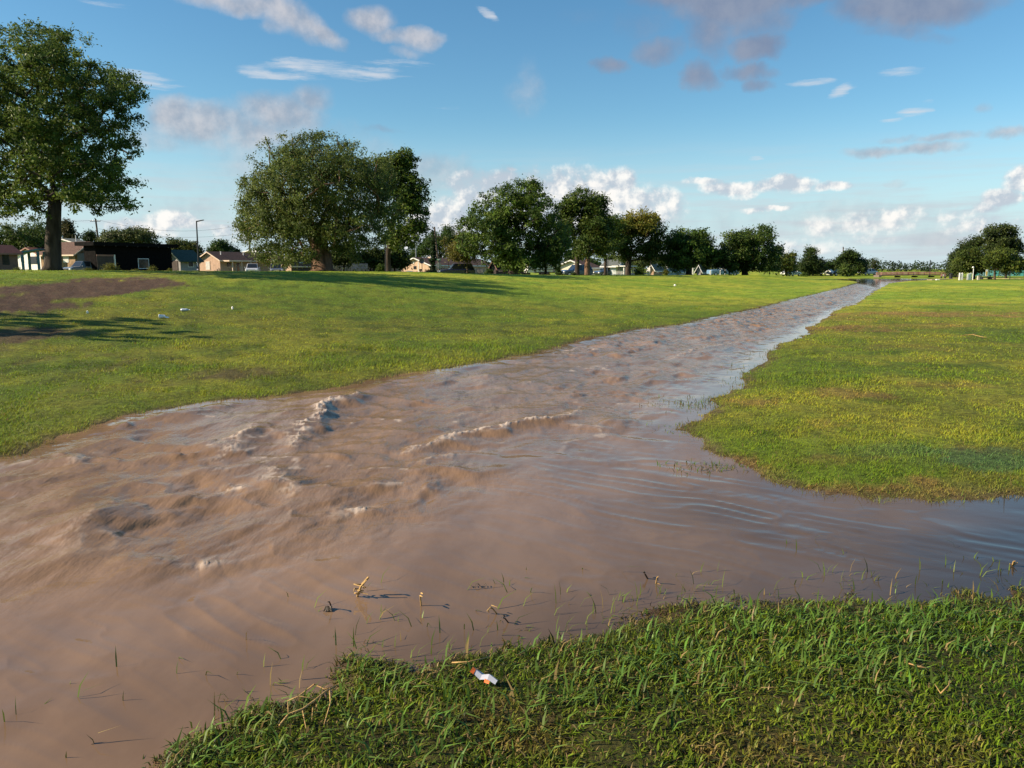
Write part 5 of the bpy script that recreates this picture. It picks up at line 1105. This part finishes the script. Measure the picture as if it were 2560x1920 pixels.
MB().prism([(.36 * math.cos(math.pi / 8 + k * math.pi / 4), zt - .80 + .36 * math.sin(math.pi / 8 + k * math.pi / 4)) for k in range(8)], .035, .05, 'y').build('stop_panel', METAL, o)
c = P(1052, 684, 92); o = thing('post_box', 'dark red post with a small box before the peach wall', 'post', (c.x, c.y, gz(c.x, c.y)), .2); MB().box(-.06, .06, -.06, .06, -.1, .75).build('post', T_RED, o); MB().prism([(-.18, .72), (.18, .72), (.18, .86), (0, .92), (-.18, .86)], -.22, .22, 'y').build('box', W_DARK, o)
c = P(1283, 686, 92); o = thing('mailbox', 'white mailbox on a post under the largest elm', 'mailbox', (c.x, c.y, gz(c.x, c.y)), 1.2); MB().box(-.05, .05, -.05, .05, -.1, .55).build('post', T_WHITE, o); MB().prism([(-.14, .5), (.14, .5), (.14, .68), (.08, .76), (-.08, .76), (-.14, .68)], -.24, .24, 'y').build('box', T_WHITE, o); MB().box(.15, .17, -.1, .05, .6, .68).build('flag', T_RED, o)
c = P(1621.5, 686, 128); o = thing('sign_board', 'tall narrow white sign board right of the yellow-topped tree', 'sign', (c.x, c.y, gz(c.x, c.y)), -.3); MB().box(-.24, .24, -.06, .06, .12, 1.42).build('panel', T_WHITE, o); MB().box(-.2, .2, -.05, .05, -.1, .12).build('plinth', CONC, o)
c = P(1806, 686, 138); o = thing('arbor', 'small white arbor with two posts left of the blue pickup', 'arbor', (c.x, c.y, gz(c.x, c.y)), -.2)
for sx in (-.4, .4): MB().box(sx - .06, sx + .06, -.06, .06, -.1, 1.2).build('post', T_WHITE, o)
MB().box(-.65, .65, -.12, .12, 1.2, 1.34).build('beam', T_WHITE, o)
o = None
for k, (px, d_, hh_, lab) in enumerate([(1776, 140, .9, 'white marker post left of the arbor'), (1732, 134, 1.2, 'white post right beside the round elm trunk'), (1437, 107, .7, 'small white post before the cream house')]):
    c = P(px, 686, d_); o = thing('marker_post', lab, 'post', (c.x, c.y, gz(c.x, c.y)), 0, 'white posts along the street'); MB().box(-.09, .09, -.09, .09, -.1, hh_).build('post', T_WHITE, o); MB().prism([(-.11, hh_), (.11, hh_), (0, hh_ + .12)], -.11, .11, 'y').build('cap', T_WHITE, o)
# teal picnic shelter with table
c = P(80, 676, 104); o = thing('picnic_shelter', 'teal painted shelter roof on posts at the far left', 'shelter', (c.x, c.y, gz(c.x, c.y)), .15); zr = P(80, 630, 104).z - o.location.z
MB().prism([(-1.5, zr - .3), (1.5, zr + .25), (1.5, zr + .45), (-1.5, zr - .08)], -1.1, 1.1, 'y').build('roof', T_TEAL, o)
for sx in (-.62, 1.3):
    for sy in (-.95, .95): MB().box(sx - .14, sx + .14, sy - .09, sy + .09, -.1, zr - .12 + .18 * (sx + .6) / 2).build('post', T_TEAL, o)
c = P(62, 676, 108); o = thing('picnic_table', 'dark picnic table against the white wall', 'table', (c.x, c.y, gz(c.x, c.y)), .1); MB().box(-.8, .8, -.38, .38, .70, .76).build('table_top', DARKM, o)
for sy in (-.62, .62): MB().box(-.8, .8, sy - .13, sy + .13, .42, .47).build('seat', DARKM, o)
for sx in (-.6, .6):
    MB().tube([(sx, -.55, 0), (sx, -.2, .72)], .035, 5).build('leg', DARKM, o); MB().tube([(sx, .55, 0), (sx, .2, .72)], .035, 5).build('leg', DARKM, o); MB().box(sx - .03, sx + .03, -.7, .7, .36, .42).build('brace', DARKM, o)
# guy stake leaning on the trunk's right
c = P(156, 677, 60); o = thing('leaning_stake', 'pale wooden stake leaning right of the nearest trunk', 'stake', (c.x, c.y, gz(c.x, c.y) - .1), 0); e = P(148, 612, 60) - c; MB().tube([(0, 0, 0), e * .7, e], [.035, .03, .025], 6).build('stake', material('pale_wood', (.42, .30, .16), .8, .2, 3), o)
YG, YG2 = (.17, .17, .03), (.07, .085, .018); HG, HG2 = (.03, .06, .014), (.012, .028, .008)
bush('clipped_hedge', 'dark rounded hedge left of the navy wagon', 1077, 687, 94, 38, 15, HG, HG2, 80, 120, .14)
bush('shrub', 'yellow-green round shrub before the long flat-roofed house', 276, 679, 90, 40, 22, YG, YG2, 81, 80, .16)
bush('shrub', 'low yellow-green shrub below the white window of the long flat-roofed house', 382, 679, 90, 26, 14, YG, YG2, 82, 40, .15); bush('shrub', 'tiny shrub before the green-roofed porch', 423, 679, 90, 18, 10, YG, YG2, 83, 26, .14); bush('shrub', 'small shrub at the foot of the plain grey gable', 219, 679, 88, 24, 12, YG, YG2, 84, 34, .14); bush('shrub', 'short shrub right of the yellow-green round one', 338, 679, 92, 20, 8, YG, YG2, 85, 26, .14)
bush('shrub', 'green shrub against the far left brick house', 46, 679, 88, 22, 12, (.09, .12, .03), YG2, 86, 34, .14); bush('shrub', 'green shrub under the arch of the peach house', 1222, 687, 118, 24, 20, ELM, ELMD, 87, 60, .2); bush('shrub', 'yellow shrub in front of the tan far house', 1664, 687, 134, 14, 18, YG, YG2, 88, 30, .2); bush('shrub', 'shrub right of the fence end beneath the slender pecan', 955, 684, 86, 30, 26, ELM, ELMD, 89, 60, .2)
bush('shrub', 'round green shrub beside the blue wagon', 1396, 687, 108, 20, 24, (.05, .085, .02), ELMD, 90, 50, .2); bush('shrub', 'low clipped shrub right of the blue wagon', 1434, 687, 105, 16, 7, (.08, .10, .03), ELMD, 91, 24, .16); bush('shrub', 'dark shrub between the porch house and the yellow-topped tree', 1600, 687, 128, 30, 22, ELM, ELMD, 92, 60, .22); bush('shrub', 'shrub at the foot of the rounded pine', 2010, 690, 160, 20, 10, ELM, ELMD, 93, 34, .25)

# ------------------------------------------------------------------ red footbridge at the end of the stream
D = 150; BR = material('bridge_red', (.36, .13, .11), .75, .3, 1.2, color2=(.55, .33, .28)); x0, x1 = P(2203, 684, D).x, P(2392, 684, D).x; zt, zd = P(2300, 681, D).z, P(2300, 687.5, D).z
o = thing('footbridge', 'long low red footbridge over the far end of the stream', 'bridge', (x0, D, 0), 0); Lb = x1 - x0
arc = lambda u: .10 * math.sin(math.pi * u)
n_s = 14; mb = MB()
for k in range(n_s): u0, u1 = k / n_s, (k + 1) / n_s; mb.hexa([(Lb * u0, -.1, zd - .16 + arc(u0)), (Lb * u1, -.1, zd - .16 + arc(u1)), (Lb * u1, 1.9, zd - .16 + arc(u1)), (Lb * u0, 1.9, zd - .16 + arc(u0)), (Lb * u0, -.1, zd + arc(u0)), (Lb * u1, -.1, zd + arc(u1)), (Lb * u1, 1.9, zd + arc(u1)), (Lb * u0, 1.9, zd + arc(u0))])
mb.build('deck', W_DARK, o)
for y_ in (-.06, 1.82):
    for k in range(n_s):
        u0, u1 = k / n_s + .004, (k + 1) / n_s - .004
        for z0_, z1_ in ((.04, .2), (.26, zt - zd)):
            MB().hexa([(Lb * u0, y_, zd + z0_ + arc(u0)), (Lb * u1, y_, zd + z0_ + arc(u1)), (Lb * u1, y_ + .05, zd + z0_ + arc(u1)), (Lb * u0, y_ + .05, zd + z0_ + arc(u0)), (Lb * u0, y_, zd + z1_ + arc(u0)), (Lb * u1, y_, zd + z1_ + arc(u1)), (Lb * u1, y_ + .05, zd + z1_ + arc(u1)), (Lb * u0, y_ + .05, zd + z1_ + arc(u0))]).build('rail_board', BR, o)
    for k in range(n_s + 1): u0 = k / n_s; MB().box(Lb * u0 - .05, Lb * u0 + .05, y_ + .055, y_ + .12, zd - .1, zt + .03 + arc(u0)).build('rail_post', BR, o)
for px in (2249, 2292, 2334): u = (P(px, 684, D).x - x0); MB().hexa([(u - .35, .0, -.6), (u - .1, .0, -.6), (u - .1, 1.8, -.6), (u - .35, 1.8, -.6), (u - .02, .0, zd - .16), (u + .25, .0, zd - .16), (u + .25, 1.8, zd - .16), (u - .02, 1.8, zd - .16)]).build('pier', W_DARK, o)
for u in (-.5, Lb): MB().box(u, u + .5, -.2, 2.0, -.5, zd - .02).build('abutment', material('dark_concrete', (.16, .13, .11), .9), o)

# ------------------------------------------------------------------ the play park side
def small(name, label, cat, px, py, d, rz=0, group=None):
    c = P(px, py, d); return thing(name, label, cat, (c.x, c.y, gz(c.x, c.y)), rz, group)
TEAL = [material('turquoise_%d' % k, c_, .6, .12, 2) for k, c_ in enumerate([(.10, .42, .40), (.16, .47, .47), (.25, .45, .50)])]
a = P(2436, 684, 158); o = thing('turquoise_fence', 'turquoise panel fence behind the trees at the right edge', 'fence', (a.x, a.y, gz(a.x, a.y)), -.08)
for k in range(14): MB().box(k * .95, k * .95 + .92, -.02, .02, .05, 1.15 + .05 * (k % 3 == 0)).build('panel', TEAL[(k * 5 + k // 3) % 3 if k < 9 else 0], o); MB().box(k * .95 - .04, k * .95 - .005, -.05, .05, -.1, 1.25).build('post', METAL, o)
GW = group_w = 'white posts by the play park path'
for k, (px, hh_, lab) in enumerate([(2399, 1.0, 'short white post, left one of the pair by the path'), (2405, 1.0, 'short white post, right one of the pair by the path')]):
    o = small('bollard', lab, 'post', px, 694, 118, 0, GW); MB().box(-.09, .09, -.09, .09, -.1, hh_).build('post', T_WHITE, o); MB().prism([(-.1, hh_), (.1, hh_), (0, hh_ + .1)], -.1, .1, 'y').build('cap', T_WHITE, o)
o = small('notice_boards', 'cluster of tall white boards beside the path', 'sign', 2423, 694, 112)
for k in range(3): b_ = MB().box(-.34 + .24 * k, -.13 + .24 * k, -.05 + .06 * k, .0 + .06 * k, .02, .92 + .06 * k); b_.build('board', T_WHITE, o); MB().box(-.32 + .24 * k, -.15 + .24 * k, -.04 + .06 * k, -.01 + .06 * k, -.1, .02).build('foot', CONC, o)
o = small('globe_lamp', 'pale lamp post with bent globe head left of the play park trees', 'lamp post', 2432, 694, 113); MB().tube([(0, 0, -.1), (0, 0, 1.75), (-.06, 0, 1.85)], .045, 8).build('shaft', T_WHITE, o); MB().lathe([(.05, -.12), (.12, -.06), (.14, 0), (.11, .08), (.03, .12)], (-.09, 0, 1.82), 10).build('globe', T_WHITE, o, smooth=True)
YEL = material('sign_yellow', (.70, .42, .03), .5)
o = small('park_sign', 'white and yellow sign panel on a dark post under the right trees', 'sign', 2465, 692, 116); MB().tube([(.18, 0, -.1), (.18, 0, 1.62)], .04, 6).build('post', DARKM, o); MB().box(-.16, .20, -.06, -.045, .62, 1.58).build('panel', T_WHITE, o)
MB().prism([(.02, 1.42), (.14, 1.18), (.10, .74), (.02, .66), (-.06, .74), (-.10, 1.18)], -.07, -.062, 'y').build('emblem', YEL, o)
o = small('play_sign_post', 'dark post right of the bright low tree', 'post', 2525, 692, 118); MB().tube([(0, 0, -.1), (0, 0, 1.25)], .05, 8).build('shaft', DARKM, o); MB().box(-.09, .09, -.05, .05, 1.25, 1.4).build('cap', DARKM, o)
o = small('picnic_table', 'long dark picnic table under the right trees', 'table', 2464, 692, 124, .05); MB().box(-1.0, 1.0, -.35, .35, .66, .72).build('table_top', DARKM, o)
for sy in (-.6, .6): MB().box(-1.0, 1.0, sy - .12, sy + .12, .40, .45).build('seat', DARKM, o)
for sx in (-.75, .75): MB().box(sx - .05, sx + .05, -.5, .5, -.05, .40).build('leg', DARKM, o); MB().box(sx - .04, sx + .04, -.06, .06, .40, .66).build('column', DARKM, o)
o = small('stone_plinth', 'pale concrete block near the picnic table', 'block', 2446, 694, 118); MB().prism([(-.16, -.05), (.16, -.05), (.13, .6), (-.13, .6)], -.14, .14, 'y').build('block', CONC, o, bevel=.02); MB().box(-.17, .17, -.17, .17, .602, .66).build('cap_stone', CONC, o, bevel=.01)
o = small('litter_bin', 'black litter bin right of the red bridge', 'bin', 2377, 694, 132); MB().lathe([(.26, 0), (.28, .7), (.30, .72), (.30, .78)], (0, 0, 0), 12).build('drum', DARKM, o); MB().lathe([(.30, .782), (.2, .9), (.06, .94)], (0, 0, 0), 12).build('lid', DARKM, o)
o = small('barrier', 'red and white barrier at the right end of the bridge', 'barrier', 2358, 692, 138); MB().box(-.4, .4, -.04, .04, .35, .75).build('board', BR, o); MB().box(-.12, .12, -.055, -.042, .42, .68).build('stripe', T_WHITE, o)
for sx in (-.34, .34): MB().box(sx - .04, sx + .04, -.2, .2, -.1, .349).build('leg', DARKM, o)
o = small('concrete_slab', 'flat white concrete block on the grass before the bridge end', 'block', 2344, 696, 116); MB().box(-.22, .22, -.2, .2, -.05, .12).build('slab', T_WHITE, o, bevel=.02); MB().box(-.16, .16, -.14, .14, .121, .15).build('cover', CONC, o, bevel=.005)
path = [(2330, 700), (2380, 697.5), (2440, 696), (2500, 697), (2620, 698)]; mb = MB()
for k in range(len(path) - 1):
    q0, q1 = ground_at(*path[k]), ground_at(*path[k + 1]); z0_, z1_ = q0.z + .05, q1.z + .05
    mb.hexa([(q0.x, q0.y, z0_ - .2), (q1.x, q1.y, z1_ - .2), (q1.x, q1.y + 1.5, z1_ - .2), (q0.x, q0.y + 1.5, z0_ - .2), (q0.x, q0.y, z0_), (q1.x, q1.y, z1_), (q1.x, q1.y + 1.5, z1_), (q0.x, q0.y + 1.5, z0_)])
tag(mb.build('path', material('tan_path', (.40, .32, .20), .9, .15, 1.0)), kind='structure')

# ------------------------------------------------------------------ far woods closing the horizon
r = np.random.default_rng(99); cents, cols = [], []
for xw in np.arange(-420, 420, 1.5):
    d_ = r.uniform(330, 420); hgt_ = 2.6 + 4.5 * float(vnoise(np.array([xw / 14.]), np.array([2.5]))[0]) ** 1.5
    for k in range(10): cents.append((xw * d_ / 360 + r.normal(0, 1.8), d_ + r.normal(0, 3), r.uniform(.2, hgt_))); cols.append(np.array((.036, .058, .022)) * r.uniform(.5, 1.2))
cents = np.array(cents); v, f, cv = crown_leaves(cents, np.tile([0, -.5, .5], (len(cents), 1)), 9, np.full(len(cents), .8), 1.1, np.array(cols), 0, r=r)
o = np_mesh('far_woods', v, f, M_LEAF, attrs={'col': ('FLOAT_COLOR', np.concatenate([cv, np.ones((len(cv), 1))], 1))}); tag(o, 'distant dark green line of woods along the horizon', 'woods', kind='stuff')

# ------------------------------------------------------------------ litter and drift on the near bank and in the water
def gp(px, py, dz=0): q = ground_at(px, py); return Vector((q.x, q.y, q.z + dz))
q0 = gp(1216, 1720, .035); o = thing('snack_wrapper', 'crumpled white and orange snack wrapper on the near grass', 'wrapper', q0, -.5)
def sheet(rows, name, mat):
    mb = MB(); n = len(rows[0])
    for r_ in rows: mb.v += r_
    for i in range(len(rows) - 1):
        for k in range(n - 1): mb.f.append((i * n + k, i * n + k + 1, (i + 1) * n + k + 1, (i + 1) * n + k))
    ob = mb.build(name, mat, o); md = ob.modifiers.new('thickness', 'SOLIDIFY'); md.thickness = .0012; return ob
M_WR = material('wrapper_white', (.36, .38, .44), .35, .08, 30, spec=.5); M_OR = material('wrapper_orange', (.75, .16, .03), .35, .1, 30, spec=.5)
sheet([[(-.05, -.014, .020), (-.02, -.020, .006), (.015, -.016, .014), (.05, -.016, .002)], [(-.052, .004, .030), (-.02, .0, .018), (.012, .002, .028), (.052, .0, .012)], [(-.046, .022, .018), (-.018, .020, .010), (.014, .022, .014), (.048, .016, .002)]], 'foil', M_WR)
sheet([[(-.066, -.022, .030), (-.05, -.018, .021)], [(-.062, .0, .040), (-.051, .002, .031)], [(-.058, .02, .026), (-.047, .020, .019)]], 'orange_end', M_OR); sheet([[(.004, -.026, .004), (.026, -.026, .002)], [(.004, -.018, .016), (.026, -.018, .011)]], 'orange_corner', M_OR)
STRAW = material('dry_stem', (.44, .28, .10), .7, .25, 30)
def stems(name, label, segs, cat='branch', mat=STRAW):
    """each segment: list of pixels (px, py, height above ground), radius"""
    b0 = gp(*segs[0][0][0][:2]); o = thing(name, label, cat, b0)
    for i, (pts, rad_) in enumerate(segs):
        w = [gp(p[0], p[1], p[2] * .55 + .014) - b0 for p in pts]; MB().tube(w, [rad_] * (len(w) - 1) + [rad_ * .6], 6).build('main_stem' if i == 0 else 'side_stem', mat, o, smooth=True)
stems('dry_branch', 'dry straw-coloured forked stem lying on the near bank by the water', [([(700, 1832, .03), (722, 1808, .04), (758, 1796, .045), (790, 1774, .05), (815, 1752, .05), (845, 1734, .05)], .0045), ([(720, 1777, .05), (748, 1768, .06), (790, 1772, .05)], .0028), ([(748, 1768, .06), (786, 1737, .07), (812, 1746, .05), (845, 1734, .05)], .0028), ([(757, 1796, .04), (766, 1840, .03)], .0028), ([(825, 1744, .05), (827, 1782, .05), (811, 1830, .03)], .0028), ([(722, 1808, .04), (720, 1777, .05)], .002), ([(804, 1764, .05), (788, 1796, .04)], .0025), ([(783, 1790, .04), (780, 1822, .03)], .002), ([(732, 1806, .04), (744, 1790, .05), (748, 1797, .04)], .002)])
stems('straw_stalk', 'single yellow stalk lying above the wrapper', [([(1130, 1676, .04), (1170, 1676, .045), (1225, 1664, .05)], .003), ([(1225, 1664, .05), (1232, 1650, .05)], .002)], 'stalk')
stems('straw_stalk', 'short dry stalk curled in the grass at far right', [([(2270, 1682, .05), (2295, 1690, .05), (2325, 1692, .04)], .003), ([(2295, 1690, .05), (2310, 1684, .05)], .002)], 'stalk')
stems('straw_stalk', 'bent dry stalk in the grass, lower right', [([(2350, 1752, .03), (2370, 1738, .05), (2372, 1725, .06)], .0028), ([(2350, 1752, .03), (2335, 1735, .05)], .002)], 'stalk')
stems('fallen_stick', 'thin pale stick lying on the right bank', [([(2402, 843, .04), (2430, 840, .05), (2452, 846, .05), (2466, 847, .03)], .007), ([(2430, 840, .05), (2446, 836, .06)], .005)], 'stick')
def weed(name, label, px, py, segs, mat=STRAW, cat='weed'):
    c = plane_xy(px, py); o = thing(name, label, cat, (c[0], c[1], -.05))
    sc = c[1] / F
    for i, (pts, rad_) in enumerate(segs):
        MB().tube([((x - px) * sc * 1.0, (-.02 * k), .05 + (py - y) * sc * 1.02) for k, (x, y) in enumerate(pts)], [rad_] * (len(pts) - 1) + [rad_ * .5], 6).build('stem' if i == 0 else 'leaf', mat, o)
    return o
DKW = material('wet_debris', (.05, .035, .022), .5, .3, 40)
r2 = random.Random(4)
sg = [([(892, 1500), (897, 1480), (908, 1455), (926, 1434)], .006)] + [([(900 + r2.uniform(-4, 14), 1484 - k * 4.2), (900 + r2.uniform(-16, 26), 1478 - k * 4.0), (896 + r2.uniform(-20, 34), 1476 - k * 4.0 + r2.uniform(-5, 8))], .004) for k in range(7)] + [([(905, 1460), (925, 1436), (928, 1432)], .007)]
weed('drowned_weed', 'straw-coloured weed seed head sticking out of the brown water', 896, 1490, sg)
sg = [([(828, 1520), (829, 1505), (829, 1494), (827, 1490)], .004)] + [([(822 + r2.uniform(-4, 8), 1522), (824 + r2.uniform(-8, 8), 1512), (824 + r2.uniform(-12, 12), 1520)], .006) for k in range(9)]
weed('drift_clump', 'dark clump of drift caught on a stem in the water', 825, 1521, sg, DKW)
weed('drowned_stalk', 'single pale stalk with bent tip standing in the water', 1053, 1514, [([(1053, 1516), (1052, 1482), (1055, 1479), (1061, 1477)], .004), ([(1054, 1480), (1060, 1477.5)], .005)])
weed('drowned_stalk', 'crooked pale stalk in the water right of the bent-tip one', 1240, 1534, [([(1242, 1534), (1232, 1516), (1226, 1508), (1217, 1513)], .004), ([(1228, 1511), (1244, 1512)], .003), ([(1221, 1530), (1219, 1518)], .003)])
weed('drowned_stalk', 'dark slanting stalk in the shallows near the middle of the near bank', 1271, 1556, [([(1272, 1558), (1262, 1540), (1256, 1533)], .004), ([(1260, 1538), (1258, 1531)], .005)], DKW)
weed('drowned_stalk', 'dark stub with brown tip standing in calm water', 1618, 1446, [([(1620, 1448), (1611, 1432), (1608, 1425)], .005), ([(1610, 1430), (1606, 1424)], .007)], DKW)
weed('drowned_stalk', 'yellow forked stalk in calm water beside the dark stub', 1640, 1458, [([(1640, 1460), (1640, 1440), (1642, 1432)], .004), ([(1640, 1457), (1655, 1460)], .004)])
weed('drowned_stalk', 'pale grass tuft in calm water at the right edge', 2530, 1414, [([(2530, 1416), (2527, 1400), (2524, 1395)], .005), ([(2530, 1414), (2538, 1402)], .005), ([(2528, 1412), (2518, 1406)], .004), ([(2530, 1414), (2532, 1398)], .004)])
sg = [([(1175 + 3 * k, 1462 + 5 * math.sin(k * .8)), (1180 + 3 * k, 1464 + 4 * math.sin(k * .8))], .0022) for k in range(14)]
weed('floating_twig', 'thin curved twig just breaking the water surface', 1200, 1466, sg, DKW, 'twig')
# cups and paper on the far bank
CUP = material('foam_cup', (.80, .80, .78), .5, .03, 10); PAP = material('paper_white', (.78, .78, .74), .8, .05, 20)
q0 = gp(406, 796, .0); o = thing('foam_cup', 'white foam cup lying on its side on the left bank', 'cup', q0 + Vector((0, 0, .055)), .2); o.scale = (.72,) * 3
mb = MB(); prof = [(.045, .09), (.060, -.10), (.066, -.10), (.066, -.085)]; mb.lathe([(.048, .10), (.050, .095), (.072, -.09), (.078, -.095), (.078, -.11), (.070, -.11), (.066, -.08), (.046, .085)], (0, 0, 0), 16, 'x'); mb.build('cup', CUP, o, smooth=True)
sheet([[(.10, -.05, -.05), (.22, -.05, -.06)], [(.10, .0, .01), (.24, .0, -.03)], [(.10, .06, -.05), (.22, .05, -.06)]], 'crushed_lid', CUP)
q0 = gp(462, 779, .05); o = thing('plastic_bottle', 'clear grey plastic bottle lying beyond the foam cup', 'bottle', q0, .15); o.scale = (.75,) * 3; PL = material('bottle_plastic', (.42, .48, .55), .15, .1, 20, spec=.6)
MB().lathe([(.01, -.15), (.05, -.14), (.055, -.06), (.050, 0), (.055, .06), (.045, .10), (.02, .15), (.018, .17)], (0, 0, 0), 12, 'x').build('body', PL, o, smooth=True); MB().lathe([(.021, .171), (.022, .195), (.015, .2)], (0, 0, 0), 10, 'x').build('cap', T_WHITE, o)
for px, py, lab in ((219, 784, 'small white crumpled paper below the reddish dirt patch'), (581, 773, 'small white crumpled paper right of the bottle'), (1687, 715, 'tiny white scrap far along the left bank')):
    q0 = gp(px, py, .05); o = thing('paper_scrap', lab, 'paper', q0, random.random() * 3, 'white scraps on the grass'); k = q0.y / 42
    pts = [(math.cos(a) * .06 * random.uniform(.7, 1.3) * k, math.sin(a) * .05 * random.uniform(.7, 1.3) * k) for a in [i * math.pi / 4 for i in range(8)]]
    mb = MB(); mb.v = [(0, 0, .07 * k)] + [(x, y, random.uniform(.0, .05) * k) for x, y in pts] + [(x * .8, y * .8, -.05) for x, y in pts]; mb.f = [(0, 1 + i, 1 + (i + 1) % 8) for i in range(8)] + [(1 + i, 9 + i, 9 + (i + 1) % 8, 1 + (i + 1) % 8) for i in range(8)] + [tuple(range(16, 8, -1))]
    mb.build('scrap', PAP, o);
